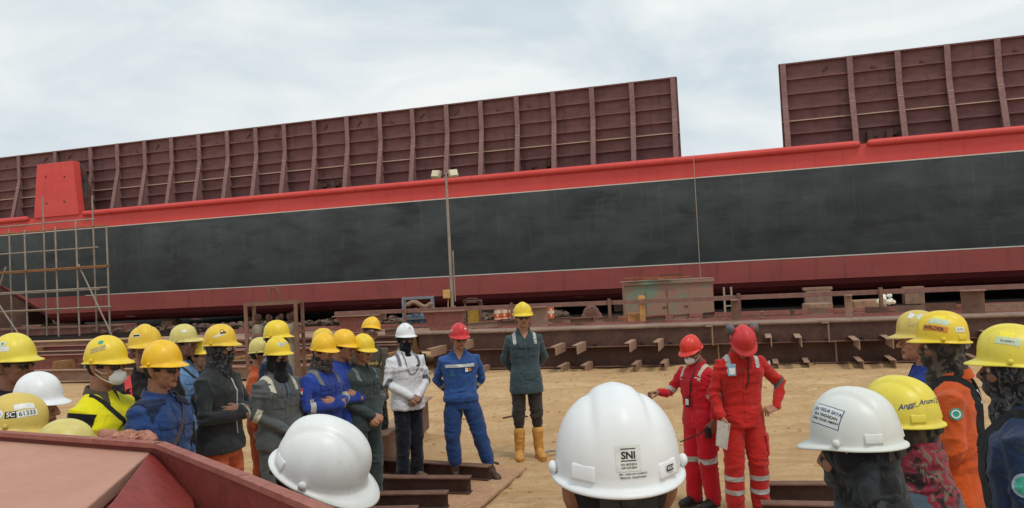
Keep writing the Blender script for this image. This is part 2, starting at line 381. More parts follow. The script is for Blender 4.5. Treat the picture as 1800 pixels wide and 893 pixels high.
# side walls
WALL = m_steel('maroon_primer', srgb(124, 89, 88), srgb(112, 80, 80), .4, .35, .85, (.4, 1, 1)); WALLD = m_steel('maroon_rib', srgb(138, 106, 103), srgb(150, 122, 114), .4, 1.0, .85)
def runs(m, c_, f_):
    nt = m.node_tree; bs = nt.nodes['Principled BSDF']; src = bs.inputs['Base Color'].links[0].from_socket
    tc_ = nt.nodes.new('ShaderNodeTexCoord'); mp_ = nt.nodes.new('ShaderNodeMapping'); mp_.inputs['Scale'].default_value = (2.6, 1, .22); nt.links.new(tc_.outputs['Object'], mp_.inputs[0])
    n_ = nt.nodes.new('ShaderNodeTexNoise'); n_.inputs['Scale'].default_value = 1.3; n_.inputs['Detail'].default_value = 6; nt.links.new(mp_.outputs[0], n_.inputs['Vector'])
    r_ = nt.nodes.new('ShaderNodeValToRGB'); r_.color_ramp.elements[0].position = .55; r_.color_ramp.elements[1].position = .78; r_.color_ramp.elements[1].color = (f_, f_, f_, 1); nt.links.new(n_.outputs[0], r_.inputs[0])
    x_ = nt.nodes.new('ShaderNodeMixRGB'); nt.links.new(r_.outputs[0], x_.inputs[0]); nt.links.new(src, x_.inputs[1]); x_.inputs[2].default_value = c4(c_); nt.links.new(x_.outputs[0], bs.inputs['Base Color'])
runs(WALL, srgb(92, 64, 62), .8); runs(HR, srgb(170, 60, 56), .6); runs(HL, srgb(110, 56, 52), .7)
n0 = -1.9; zW = B.hit(1186, 139, n0)[1]
def side_wall(u0, u1, ribs, name):
    w = empty(name, (0, 0, 0)); w.parent = barge
    H = zW-zT+.3; zb = zT-.25
    g = G(); g.box(((u0+u1)/2, -n0+.02, zb+H/2), (u1-u0, .03, H)); g.box(((u0+u1)/2, -n0-.07, zW+.04), (u1-u0, .26, .07))
    g.build('plating', WALL, w)
    g = G(); g2 = G(); k = 0
    z = zW-.72
    while z > zT-.1:
        prof = [(0, .0), (.16, .0), (.16, .10), (.14, .10), (.14, .02), (0, .02)]
        (g2 if k == 3 else g).hexa([(u0, -n0-.16, z), (u1, -n0-.16, z), (u1, -n0, z), (u0, -n0, z), (u0, -n0-.16, z+.035), (u1, -n0-.16, z+.035), (u1, -n0, z+.035), (u0, -n0, z+.035)])
        g.box(((u0+u1)/2, -n0-.175, z-.01), (u1-u0, .02, .075)) if k != 3 else g2.box(((u0+u1)/2, -n0-.175, z+.0), (u1-u0, .02, .035))
        k += 1; z -= .62 if k in (3, 4) else .74
    g.build('stringer', WALL, w); g2.build('stringer', WORN, w)
    for u in ribs:
        hb = 1.0; zk = zW-H*.36; d0 = .26
        P = [(-n0, zW+.06), (-n0-d0, zW+.06), (-n0-d0, zk), (-n0-hb, zb), (-n0, zb)]
        g = G(); g.prism([(u-.012, y, z) for y, z in P], (.024, 0, 0))
        fl = [(-n0-d0, zW+.06), (-n0-d0, zk), (-n0-hb, zb)]
        for (ya, za), (yb, zbb) in zip(fl, fl[1:]):
            g.hexa([(u-.13, ya-.03, za), (u+.13, ya-.03, za), (u+.13, ya, za), (u-.13, ya, za), (u-.13, yb-.03, zbb), (u+.13, yb-.03, zbb), (u+.13, yb, zbb), (u-.13, yb, zbb)])
        r = g.build('rib', WALLD, w)
        g = G(); zm = zk-.45+random.uniform(-.05, .05); t_ = (zk-zm)/(zk-zb); g.box((u, -n0-d0-(hb-d0)*t_-.035, zm), (.26, .02, .03)); g.build('weld_mark', WORN, r)
    # small lifting lugs
    uu = sorted(ribs)
    for i, (a, b) in enumerate(zip(uu, uu[1:])):
        if random.random() < .65:
            x = a+(b-a)*random.uniform(.25, .7); g = G(); g.bar((x-.12, -n0-.03, zW-.5), (x+.12, -n0-.03, zW-.28 if random.random() < .6 else zW-.68), .04, .09); g.build('lug', RUSTD, w)
    # end stiffener
    return w
ribpx = [1184, 1110, 1040, 972, 908, 845, 785, 725, 668, 610, 553, 500, 450, 400, 350, 302, 255, 207, 160, 98, 34]
ribu = [B.u(px, 138+(1190-px)*.122+4, n0+.2) for px in ribpx]
st = ribu[0]-ribu[8]; sp = st/8
left = [ribu[0]-sp*i for i in range(24)]
u1 = B.u(1190, 139, n0); side_wall(uS+1, u1, [u1-.2]+[x for x in [B.u(p, 138+(1190-p)*.122+4, n0+.2) for p in ribpx[1:]]]+[B.u(34, 285, n0)-sp*i for i in (1, 2, 3)], 'side_wall')
rp2 = [1376, 1493, 1577, 1664, 1752]
r2 = [B.u(p, 120-(p-1368)*.12, n0+.2) for p in rp2]; dr = r2[-1]-r2[-2]
side_wall(B.u(1368, 118, n0), uE-1, r2+[r2[-1]+dr*i for i in range(1, 8)], 'side_wall')
# welded brackets low on the walls
for px, py in ((945, 292), (1545, 232), (578, 326)):
    u, z = B.hit(px, py, n0+.15); g = G()
    for k in (-1, 1): g.box((u+k*.42, -n0-.25, zT+.35), (.28, .3, .85)); g.box((u+k*.42+.2, -n0-.25, zT+.6), (.3, .2, .2))
    g.box((u, -n0-.2, zT+.2), (1.6, .15, .12)); g.build('wall_bracket', RUSTD, barge)
# thin plumb line hanging from the rail
a = B.W(B.u(1219, 276, .3), .3, zT+.1); b = np.array([a[0], a[1], 1.35])
g = G(); g.tube([a, b], .018, 6); g.ell(b, (.05, .05, .09), 8, 6); tag(g.build('plumb_line', m_plain('cord', srgb(165, 150, 130))), 'thin plumb line hanging down the side of the black hull', 'rope')
# keel blocks
CONC = m_plain('dusty_concrete', srgb(150, 118, 98), .95, 0, .1, .25, 4); WOODM = m_plain('old_timber', srgb(150, 112, 76), .9, 0, .1, .3, 6)
for i, (px, n, h, w, d) in enumerate(((60, -.6, .62, 1.4, 1.2), (128, -1.2, .6, 1.2, 1.1), (300, -1.4, .6, .8, 1), (1437, .8, .95, 1.15, 1), (1605, .2, .78, .8, .8), (1100, -3, .6, 1.2, 1), (1850, -1, .6, 1.2, 1), (640, -1.5, .6, 1.0, 1.), (450, -2.5, .6, 1., 1), (860, -2.5, .6, 1.2, 1.))):
    u = B.u(px, 520, n); g = G(); g.box((0, 0, h*.30), (w, d, h*.6)); g.box((.03, 0, h*.72), (w*.93, d*.95, h*.22)); g.box((0, .0, h*.92), (w*1.1, d*.5, h*.14), M=Matrix.Rotation(.06, 3, 'Z'))
    o = g.build('keel_block', CONC if i % 3 else RUSTL, bevel=.02); o.location = B.W(u, n, 0); o.rotation_euler[2] = -R(16.8)
    tag(o, 'dusty keel block of stacked pieces in the shade under the barge', 'keel block', 'keel blocks under the barge')
# ---- steel frames in the middle distance (girder row)
P = Fr((0, 18.15))
PW = P.W
zG = .87
def bar_u(g, u0, u1, n, z, w, h, mi=0): g.bar(PW(u0, n, z), PW(u1, n, z), w, h, mi)
uA, uB = P.u(736, 586), P.u(1800, 553)+9
gr = empty('steel_girder', (0, 0, 0)); tag(gr, 'long rusty upper girder with round-edged top flange and brackets poking out', 'girder')
g = G(); g.bar(PW(uA, -.02, .66), PW(uB, -.02, .66), .02, .40); g.build('web', RUSTD, gr)
g = G(); g.bar(PW(uA, -.32, .87), PW(uB, -.32, .87), .66, .03); g.tube([PW(uA, .0, .855), PW(uB, .0, .855)], .035, 10); g.build('flange', m_steel('dusty_flange', srgb(138, 114, 100), srgb(168, 144, 122), .6, 1.3), gr)
g = G(); g.bar(PW(uA, .0, .455), PW(uB, .0, .455), .14, .018); g.build('lower_lip', RUST, gr)
gl = empty('steel_girder', (0, 0, 0)); tag(gl, 'long rusty lower girder resting on the sand beneath the upper one', 'girder')
g = G(); g.bar(PW(uA+.3, -.14, .23), PW(uB, -.14, .23), .02, .42); g.build('web', RUSTD, gl)
g = G(); g.bar(PW(uA+.3, -.08, .012), PW(uB, -.08, .012), .16, .02); g.build('flange', RUST, gl)
STUBM = m_steel('dusty_bracket_steel', srgb(166, 134, 112), srgb(140, 100, 84), .6, 4)
def stub(px, py, n0_, L, h, par, w=.09, lab=None, tilt=0, mat=None):
    u, z = P.hit(px, py, n0_); g = G()
    a = PW(u, n0_, z); b = PW(u+tilt, n0_+L, z-.0)
    g.prof([(-.008, -h), (.008, -h), (.008, -.012), (w, -.012), (w, 0), (-.008, 0)], a, b)
    return g.build('bracket', mat or RUSTL, par)
for px, py in ((832, 596), (785, 606), (994, 602), (1030, 600), (1118, 596), (1166, 594), (1354, 586), (1404, 586), (1500, 590), (1556, 588), (1660, 580), (1730, 580)): stub(px, py, .0, .95, .19, gr, w=.11, mat=STUBM)
for px, py in ((862, 640), (820, 650), (1002, 636), (1042, 634), (1128, 632), (1176, 630), (1366, 630), (1418, 628), (1508, 626), (1562, 624), (1700, 620)): stub(px, py, -.12, .85, .17, gl, w=.1, mat=STUBM)
for px, par, z0_, z1_, n_ in ((1253, gr, .44, .85, .02), (1457, gr, .44, .85, .02), (1262, gl, .03, .45, -.1), (1468, gl, .03, .45, -.1), (1632, gl, .03, .43, -.1), (1632, gr, .44, .84, .02)):
    u = P.u(px, 600, n_); g = G(); g.bar(PW(u, n_+.06, z0_), PW(u, n_+.06, z1_), .02, .05); g.bar(PW(u-.12, n_+.08, z1_-.012), PW(u+.01, n_+.08, z1_-.012), .10, .02); g.build('web_stiffener', RUSTL, par)
# cut-outs (dark half-round holes) beside the brackets
HOLE = m_plain('hole_dark', (.01, .008, .007))
for px in (1007, 1046, 1128, 1178, 1226, 1362, 1412, 1455, 1515):
    g = G(); u, z = P.hit(px, 600, .0); v, f = ellips(PW(u, -.004, .47), (.05, .012, .06), 10, 6, Matrix.Rotation(-R(16.8), 3, 'Z')); g.add(v, f); g.build('cutout', HOLE, gr)
# stubs on top of the girder: separate short T offcuts
lab = 'short rusty offcut of angle bar lying across the girder top'
k = 0
for px, py, L, an in ((640, 594, .5, .3), (700, 588, .6, .3), (848, 576, .8, .35), (905, 572, .7, .3), (985, 568, .65, .35), (1023, 569, .6, .4), (1066, 566, .6, .42), (1152, 566, .5, .4), (1197, 562, .45, .5), (1245, 559, .4, .7), (1338, 558, .35, 1.3), (1392, 555, .3, 1.4), (1436, 551, .7, 1.9), (1541, 551, .5, 2.3), (1600, 548, .6, 2.6), (1650, 544, .7, 2.8), (1762, 546, .9, 3.0)):
    q = onz(px, py, zG+.02)
    if q[1] > 24: continue
    g = G(); d = np.array([math.cos(an+math.pi), math.sin(an+math.pi), 0]); a_ = np.array([0, 0, 0.])-d*L/2; b_ = d*L/2
    g.prof([(-.05, 0), (.05, 0), (.05, .012), (.008, .012), (.008, .13), (-.045, .13), (-.045, .142), (-.008, .142), (-.008, .012), (-.05, .012)], a_, b_)
    o = g.build('steel_offcut', RUST if k % 2 else RUSTL); o.location = (q[0], q[1], zG+.017); tag(o, lab, 'steel offcut', 'steel offcuts lying on the girder'); k += 1
# plate bed behind the flange and red rods
bed = empty('plate_stack', (0, 0, 0)); tag(bed, 'bed of dusty reddish steel plates and long rods behind the girder', 'steel plates')
g = G(); g.bar(PW(uA-9, -1.9, .80), PW(uB, -1.9, .80), 2.4, .04); g.bar(PW(uA-9, -1.7, .755), PW(uB, -1.7, .755), 1.9, .03); g.build('plate', RUSTL, bed)
for n_, z_ in ((-.9, .86), (-1.3, .88), (-1.75, .87), (-2.4, .9), (-2.9, .93)):
    g = G(); g.bar(PW(uA+1 if n_ > -2 else uA-8, n_, z_), PW(uB, n_-.1, z_), .07, .05); g.build('rod', PRIM, bed)
for u_ in np.arange(uA-8, uB, 2.7):
    g = G(); g.bar(PW(u_, -2.2, 0), PW(u_, -2.2, .74), .3, .3); g.build('trestle', RUSTD, bed)
# long handrail-like beam on posts
lb = empty('steel_beam', (0, 0, 0)); tag(lb, 'long thin dusty beam raised on posts running in front of the barge', 'beam')
Q2 = -1.6
uL, zr = P.hit(590, 556, Q2); zr = P.hit(950, 537, Q2)[1]
g = G(); g.prof([(-.06, -.05), (.06, -.05), (.06, .05), (-.06, .05)], PW(uL, Q2, zr), PW(uB, Q2, zr)); g.build('rail', m_steel('dusty_beam', srgb(140, 102, 92), srgb(120, 86, 78), .6, .8), lb)
for px in (1072, 1300, 712, 900, 1550): 
    u_ = P.u(px, 550, Q2+.08); g = G(); g.bar(PW(u_, Q2+.09, .82), PW(u_, Q2+.09, zr+.1), .07, .07); g.build('post', RUST, lb)
def plate_bracket(pxl, pxr, pt, pb_, n_, label, mat, taper=.18):
    ul, zt_ = P.hit(pxl, pt, n_); ur, _ = P.hit(pxr, pt, n_); zb_ = P.hit((pxl+pxr)/2, pb_, n_)[1]; w = ur-ul
    o = empty('trapezoid_plate', PW((ul+ur)/2, n_, zb_), -R(16.8)); g = G(); hh = zt_-zb_
    g.prism([(-w/2, 0, hh), (w/2, 0, hh), (w/2-w*taper*.3, 0, 0), (-w/2+w*taper, 0, 0)], (0, .03, 0)); g.build('plate', mat, o)
    g = G(); g.box((0, -.05, hh+.01), (w*1.06, .16, .025)); g.build('top_flange', RUSTL, o)
    tag(o, label, 'steel plate'); return o
plate_bracket(590, 665, 557, 584, -.75, 'small reddish trapezoid plate standing left of the blue cylinder rack', PRIM)
plate_bracket(743, 815, 549, 583, -.7, 'big reddish trapezoid plate standing between white helmeted and red helmeted men', PRIM)
plate_bracket(634, 678, 548, 562, -1.9, 'low dusty plate behind the small reddish trapezoid plate', RUSTL, .02)
plate_bracket(1484, 1497, 520, 560, -.5, 'narrow upright grey-brown plate near the middle of the girder top', RUSTL, .0)
plate_bracket(1688, 1730, 512, 551, -.6, 'wide upright dusty plate standing on girder behind welder helmet', RUST, .04)
plate_bracket(932, 962, 541, 575, -1.2, 'dusty brown square plate behind the man in the teal jacket', RUSTL, .02)
plate_bracket(1285, 1297, 528, 562, -.4, 'thin upright plate end standing on the girder behind red earmuffs', RUST, .0)
# stacks of beams on the left
k = 0
for (pl, pr, py, Y0, h, nm, mt) in ((60, 745, 607, -.9, .10, 'topmost thin reddish', PRIM), (0, 720, 616, -.5, .09, 'second thin reddish', RUSTL), (-60, 560, 630, .2, .2, 'deep reddish brown', PRIM), (140, 770, 646, .9, .14, 'middle brown', RUST), (-40, 640, 655, 1.3, .14, 'low dusty', RUSTL)):
    u0_, z_ = P.hit((pl+pr)/2, py-((pl+pr)/2-350)*.03, Y0); u0_ = P.u(pl, py, Y0); u1_ = P.u(pr, py, Y0); u1_ = min(u1_, P.u(730, 600, Y0))
    g = G(); w = .12; g.prof([(-w, -h), (w, -h), (w, -h+.015), (.01, -h+.015), (.01, h-.015), (w, h-.015), (w, h), (-w, h), (-w, h-.015), (-.01, h-.015), (-.01, -h+.015), (-w, -h+.015)], PW(u0_, Y0, z_), PW(u1_, Y0, z_))
    tag(g.build('steel_beam', mt), nm+' beam in the long stack behind the left-hand workers', 'beam')
for (pl, pr, py, Y0, h, nm, mt) in ((-60, 430, 600, -2.6, .14, 'farthest dusty', RUSTL), (200, 700, 622, -.1, .1, 'narrow dull brown', RUST), (250, 690, 652, 1.15, .1, 'lowest short', PRIM)):
    z_ = P.hit((pl+pr)/2, py-((pl+pr)/2-350)*.03, Y0)[1]; u0_ = P.u(pl, py, Y0); u1_ = min(P.u(pr, py, Y0), P.u(730, 600, Y0))
    g = G(); w = .12; g.prof([(-w, -h), (w, -h), (w, -h+.015), (.01, -h+.015), (.01, h-.015), (w, h-.015), (w, h), (-w, h), (-w, h-.015), (-.01, h-.015), (-.01, -h+.015), (-w, -h+.015)], PW(u0_, Y0, z_), PW(u1_, Y0, z_))
    tag(g.build('steel_beam', mt), nm+' beam in the long stack behind the left-hand workers', 'beam')
g = G()
for _ in range(700):
    px = random.uniform(150, 1000); n_ = random.uniform(-1, 2.6); u_ = B.u(px, 575, n_); q = B.W(u_, n_, 0); r = random.uniform(.04, .15)
    v, f = ellips((0, 0, 0), (r*1.4, r, r*.8), 7, 5); v = v+rng.normal(0, r*.16, v.shape)+np.array([q[0], q[1], r*.35+random.uniform(0, .22)]); g.add(v, f)
tag(g.build('rubble', m_plain('rubble_brown', srgb(112, 92, 80), .95, 0, .1, .5, 1.2)), 'dusty brown rubble and offcuts heaped along the foot of the hull', 'rubble', kind='stuff')
# supports for that stack
for px in (20, 130, 260, 330, 440, 560, 700):
    g = G(); u_ = P.u(px, 640, .2); g.bar(PW(u_, -1.2, .14), PW(u_, 1.6, .14), .22, .28); g.bar(PW(u_, -1.0, .38), PW(u_, .8, .38), .18, .2); g.bar(PW(u_, -1.1, .62), PW(u_, -.3, .62), .14, .28); tag(g.build('support_block', WOODM), 'timber bearer under the long stack of beams', 'timber bearer', 'timber bearers under the beam stack')
for px0, px1, pt, n_, dd_, lab_, mt_ in ((-260, 48, 505, -2.6, 2.0, 'large rusty steel block under the sloping stern at the left edge', RUST), (62, 118, 570, -4.2, 1.5, 'small dusty box under the hull right of the large rusty block', RUSTL), (-120, 215, 583, 1.0, 1.2, 'low wide reddish plate pile at the foot of the scaffold', PRIM)):
    ul, zt_ = B.hit(px0, pt, n_); ur2, _ = B.hit(px1, pt, n_); w = ur2-ul; o = empty('steel_block', B.W((ul+ur2)/2, n_, 0), -R(16.8)); tag(o, lab_, 'steel block')
    g = G(); g.box((0, dd_/2, zt_/2), (w, dd_, zt_)); g.build('body', mt_, o, bevel=.02)
    g = G(); g.box((0, -.03, zt_-.05), (w+.1, .12, .1)); g.build('edge_flange', RUSTL, o)
# ---- scaffold in front of the hull
sc = empty('scaffold', (0, 0, 0)); tag(sc, 'tall pipe scaffold with plank decks standing against the left of the hull', 'scaffold')
nN, nF = 3.0, 1.6
def pole(px, y0_, y1_, n, nm='upright', r=.05):
    u, z1_ = B.hit(px, y0_, n); g = G(); z0_ = 0 if y1_ is None else B.hit(px, y1_, n)[1]
    g.tube([B.W(u, n, z0_), B.W(u, n, z1_)], r, 8); g.build(nm, GREY, sc)
for px, y0_ in ((43, 405), (-30, 405), (97, 400), (133, 388), (187, 398)): pole(px, y0_, None, nN)
for px, y0_ in ((16, 404), (75, 347), (162, 345)): pole(px, y0_, None, nF)
def ledger(p0, p1, n, nm='ledger', plank=False):
    a = B.W(*([B.hit(*p0, n)[0], n, B.hit(*p0, n)[1]])); b = B.W(B.hit(*p1, n)[0], n, B.hit(*p1, n)[1]); b[2] = a[2] = (a[2]+b[2])/2; g = G()
    if plank: g.bar(a, b, .3, .06)
    else: g.tube([a, b], .045, 8)
    g.build(nm, WOODM if plank else GREY, sc)
for (a, b, n, pk) in (((-30, 411), (186, 400), nN-.3, True), ((-30, 448), (172, 436), nF, False), ((-30, 479), (190, 468), nN+.09, True), ((-30, 482), (190, 470), nN-.4, True), ((-30, 520), (174, 508), nF, False), ((-30, 548), (194, 540), nN+.09, False), ((-30, 550), (194, 541), nN-.4, True), ((-30, 400), (165, 387), nF, False), ((-30, 516), (190, 506), nN, False)):
    ledger(a, b, n, 'plank' if pk else 'ledger', pk)
for (a, b) in (((138, 465), (196, 588)), ((-2, 535), (36, 592)), ((-20, 560), (10, 470))):
    g = G(); pa = B.hit(*a, nN+.12); pbb = B.hit(*b, nN+.12); g.tube([B.W(pa[0], nN+.12, pa[1]), B.W(pbb[0], nN+.12, pbb[1])], .045, 8); g.build('brace', GREY, sc)
# ---- lamp pole
lp0 = at(795, 535, 22.5); base = (lp0[0], lp0[1], 0)
top = at(783, 306, 22.5); o = empty('floodlight_pole', base); tag(o, 'tall thin grey pole with two square floodlights in front of the hull', 'floodlight pole')
h = top[2]; g = G(); g.tube([(0, 0, 0), (0, 0, h)], [.05, .036], 10); g.tube([(.09, -.02, 1.5), (.09, -.02, 2.9)], .02, 6); g.build('pole', GREY, o)
g = G(); g.tube([(-.27, 0, h-.06), (.22, 0, h+.0)], .03, 8); g.build('crossarm', RUSTD, o)
LG = m_plain('lamp_housing', srgb(170, 158, 138), .5); LL = m_plain('lamp_glass', srgb(215, 205, 180), .25)
for sx, rz in ((-.27, -.45), (.20, .35)):
    Mx = Matrix.Rotation(rz, 3, 'Z') @ Matrix.Rotation(-.3, 3, 'X') @ Matrix.Rotation(-.12*np.sign(sx), 3, 'Y')
    g = G(); g.box((sx, -.02, h), (.27, .12, .22), M=Mx); f_ = g.build('floodlight', LG, o, bevel=.015)
    q = Mx @ Vector((0, -.075, 0)); g = G(); g.box((sx+q.x, -.02+q.y, h+q.z), (.22, .02, .17), M=Mx); g.build('glass', LL, f_)
jb = at(785, 517, 22.4); g = G(); g.box((jb[0]-base[0], jb[1]-base[1], jb[2]), (.2, .12, .24)); g.build('junction_box', m_plain('yellow_box', srgb(205, 158, 92), .6), o, bevel=.015)
g = G(); g.tube([(-.1, -.05, jb[2]-.1), (-.12, -.06, 1.3), (.02, -.06, 1.2), (.08, -.05, 1.35)], .018, 6); g.build('cable', m_plain('yellow_cable', srgb(190, 150, 90)), o)
# ---- gas cylinder racks
CYG = [m_plain('cylinder_grey', srgb(132, 122, 104), .6), m_plain('cylinder_green', srgb(112, 116, 100), .6), m_plain('cylinder_brown', srgb(128, 104, 88), .6)]
CYB = [m_plain('cylinder_blue', srgb(86, 104, 122), .5), m_plain('cylinder_dark_blue', srgb(66, 84, 104), .5)]
def cylinder(loc, h, r, mat, label, grp, tipm):
    o = empty('gas_cylinder', loc); g = G(); v, f = limb([(0, 0, 0), (0, 0, .03), (0, 0, h*.82), (0, 0, h*.87), (0, 0, h*.9)], [r*.96, r, r, r*.75, r*.35], 14, cap=False, smooth=False); g.add(v, f); g.build('shell', mat, o, smooth=True)
    g = G(); g.tube([(0, 0, h*.89), (0, 0, h)], .03, 8); g.tube([(0, 0, h*.93), (.07, 0, h*.93)], .018, 6); g.tube([(0, 0, h*.99), (0, 0, h*1.02)], .05, 8); g.build('valve', tipm, o); tag(o, label, 'gas cylinder', grp)
def rack(px0, px1, ptop, Y, hbase, col, mats, ncol, label, clabel, grp, hcyl, arch=False, rows=2):
    a = at(px0, ptop, Y); b = at(px1, ptop, Y); w = b[0]-a[0]; d = .55; H = a[2]; cx = (a[0]+b[0])/2
    o = empty('cylinder_rack', (cx, Y, 0)); o.rotation_euler[2] = .04; g = G()
    for sx in (-1, 1):
        for sy in (0, 1): g.bar((sx*w/2, sy*d, 0), (sx*w/2, sy*d, H), .06, .06)
    g.build('upright', col, o)
    for z in (hbase, hbase+.75*hcyl, H-.02):
        g = G()
        for sy in (0, 1): g.bar((-w/2, sy*d, z), (w/2, sy*d, z), .05, .06)
        for sx in (-1, 1): g.bar((sx*w/2, 0, z+.003), (sx*w/2, d, z+.003), .05, .06)
        g.build('rail', col, o)
    g = G(); g.box((0, d/2, hbase-.02), (w-.07, d-.06, .03)); g.build('floor', RUSTD, o)
    if arch:
        g = G(); g.tube([(-.08, d/2, H), (-.08, d/2, H+.2), (-.04, d/2, H+.27), (.04, d/2, H+.27), (.08, d/2, H+.2), (.08, d/2, H)], .02, 8); g.bar((-w/2, d/2, H+.0), (w/2, d/2, H), .05, .05); g.build('lifting_eye', col, o)
    tag(o, label, 'cylinder rack')
    for j in range(rows):
        for i in range(ncol):
            x = -w/2+.16+(w-.32)*i/(ncol-1)+random.uniform(-.02, .02); y = .14+j*.25
            q = o.matrix_basis @ Vector((x, y, 0)) if False else Vector((cx+x*math.cos(.04)-y*math.sin(.04), Y+x*math.sin(.04)+y*math.cos(.04), hbase))
            cylinder(q, hcyl*random.uniform(.96, 1.02), .105, mats[(i+j) % len(mats)], clabel, grp, RUSTD)
rack(432, 519, 534, 15.2, .28, RUST, CYG, 4, 'rusty steel rack holding tall gas cylinders behind the workers', 'grey-brown gas cylinder standing in the near rusty rack', 'gas cylinders in the near rack', 1.25, True)
rack(708, 759, 524, 22, .45, m_plain('blue_grey_frame', srgb(120, 128, 134), .6), CYB, 4, 'small blue-grey rack of gas cylinders left of the lamp pole', 'blue gas cylinder standing in the small far rack', 'blue gas cylinders in the far rack', .85, False)
# rubble of hoses on the small rack
g = G()
for k_ in range(14):
    q = at(718+k_*3.0, 535-4*math.sin(k_*.5), 21.8); g.ell(q, (.08, .08, .06), 8, 5)
tag(g.build('hose_heap', RUSTL), 'dusty heap of fittings piled on top of the blue-grey rack', 'fittings heap')
# ---- yellow machine
q = at(832, 562, 21); o = empty('welding_machine', (q[0], q[1], .86)); tag(o, 'small dirty yellow welding machine in a rusty frame beside the paint cans', 'welding machine')
H_ = at(832, 530, 21)[2]-.86
g = G(); g.box((0, .15, H_*.42), (.3, .35, H_*.78)); g.build('body', m_steel('dirty_yellow', srgb(178, 140, 60), srgb(110, 84, 56), .7, 5), o, bevel=.02)
g = G()
for sx in (-.2, .2):
    g.bar((sx, -.05, 0), (sx, -.05, H_), .04, .04); g.bar((sx, .38, 0), (sx, .38, H_), .04, .04)
g.bar((-.24, .16, H_), (.24, .16, H_), .5, .05); g.build('frame', RUST, o)
g = G(); g.tube([(-.22, -.1, H_+.02), (-.1, -.1, H_+.08), (.1, -.1, H_+.07), (.24, -.1, H_-.02), (.26, -.1, H_-.12)], .03, 6); g.build('cable', RUSTD, o)
# ---- paint cans
CO, CW, CL_ = m_plain('can_orange', srgb(216, 92, 48), .4), m_plain('can_cream', srgb(225, 205, 180), .5), m_plain('can_lid', srgb(170, 150, 130), .4)
for i, (px, py, dz) in enumerate(((875, 562, 0), (887, 561, 0), (900, 560, 0), (881, 561, .0), (969, 562, 0), (969, 562, 1))):
    Y = 20.8 if i != 3 else 21.2; q = onz(px, py, .9) if False else at(px, py, Y); r = .085
    o = empty('paint_can', (q[0], q[1], max(.83, q[2])+dz*.2)); hh = .25 if dz == 0 else .12
    v, f = limb([(0, 0, 0), (0, 0, hh)], [r, r], 18, cap=False, smooth=False); g = G(); g.add(v, f); g.build('body', CO, o, smooth=False)
    for za, zb_ in ((.16, .24), (.01, .04)):
        if hh > .2: v, f = limb([(0, 0, za*hh/.25), (0, 0, zb_*hh/.25)], [r+.003]*2, 18, cap=False, smooth=False); g = G(); g.add(v, f); g.build('label_band', CW, o)
    g = G(); g.tube([(0, 0, hh), (0, 0, hh+.012)], r*.98, 16, cap=False); g.build('lid', CL_, o)
    g = G(); g.ell((0.0, -r-.001, hh*.45), (.03, .006, .035), 10, 6); g.build('emblem', CW, o)
    tag(o, 'orange and cream paint can in the row beside the yellow machine' if i < 4 else ('short orange can on top of another, right of the teal-jacketed man' if dz else 'orange paint can standing alone right of the teal-jacketed man'), 'paint can', 'paint cans in the row' if i < 4 else None)
# ---- container box
q0 = at(1097, 556, 24.5); q1 = at(1262, 552, 23.6); H_ = at(1180, 494, 24)[2]
o = empty('tool_container', ((q0[0]+q1[0])/2, 24.1, 0), -.10); w = q1[0]-q0[0]; tag(o, 'rusty brown and faded green metal box with double doors in front of the hull', 'container')
t = NT('patchy_green_rust'); co = t.coord(); a = t.noise(co, 1.1, 5, .6, .6); b = t.noise(t.coord((1, 1, 2)), 3, 6, .7)
zc = t.new('ShaderNodeSeparateXYZ'); t.link(co, zc.inputs[0]); zf = t.ramp(zc.outputs[0], .2, .9)
col = t.mix(t.ramp(a, .47, .60), srgb(142, 112, 98), srgb(112, 126, 108)); col = t.mix(t.ramp(b, .58, .7), col, srgb(164, 94, 76)); t.bump(b, .3, .01)
CM = t.out(col, .8)
g = G(); g.box((0, .8, H_/2), (w, 1.6, H_)); g.box((0, -.02, H_-.04), (w+.06, .1, .08)); g.box((0, .8, H_+.02), (w+.1, 1.7, .04)); g.build('body', CM, o, bevel=.01)
for x in (-.36, .12):
    g = G(); g.box((x*w/2+.1, -.02, H_*.56), (w*.225, .03, H_*.56)); dd_ = g.build('door', CM, o, bevel=.006); g = G(); g.box((x*w/2+.1+w*.09, -.045, H_*.55), (.12, .03, .03)); g.build('handle', RUSTD, dd_)
for k_, (px, L, an) in enumerate(((1130, .9, .1), (1160, .7, -.3), (1185, 1.0, .15), (1145, .6, .5), (1112, .5, -.1))):
    q = at(px, 492, 24.1); g = G(); g.bar((q[0]-L/2, q[1], H_+.065+k_*.022), (q[0]+L/2, q[1]+math.sin(an)*.5, H_+.065+k_*.022), .1, .02)
    tag(g.build('plank', WOODM), 'weathered loose plank lying on the roof of the metal box', 'plank', 'loose planks on the box roof')
g = G(); th = np.linspace(0, 2*math.pi, 20); q = at(1180, 492, 24.2); g.tube([(q[0]+.35*math.cos(a_), q[1]+.35*math.sin(a_), H_+.2) for a_ in th], .018, 6); tag(g.build('hose_coil', RUSTD), 'loose dark hose coil on the roof of the metal box', 'hose')
q = at(1272, 505, 24.0); g = G()
for dx in (0, .22): g.bar((q[0]+dx, q[1], 0), (q[0]+dx, q[1], q[2]), .05, .05)
for z in np.arange(.3, q[2], .3): g.bar((q[0], q[1], z), (q[0]+.22, q[1], z), .04, .04)
tag(g.build('ladder', GREY), 'short grey ladder leaning beside the right end of the metal box', 'ladder')
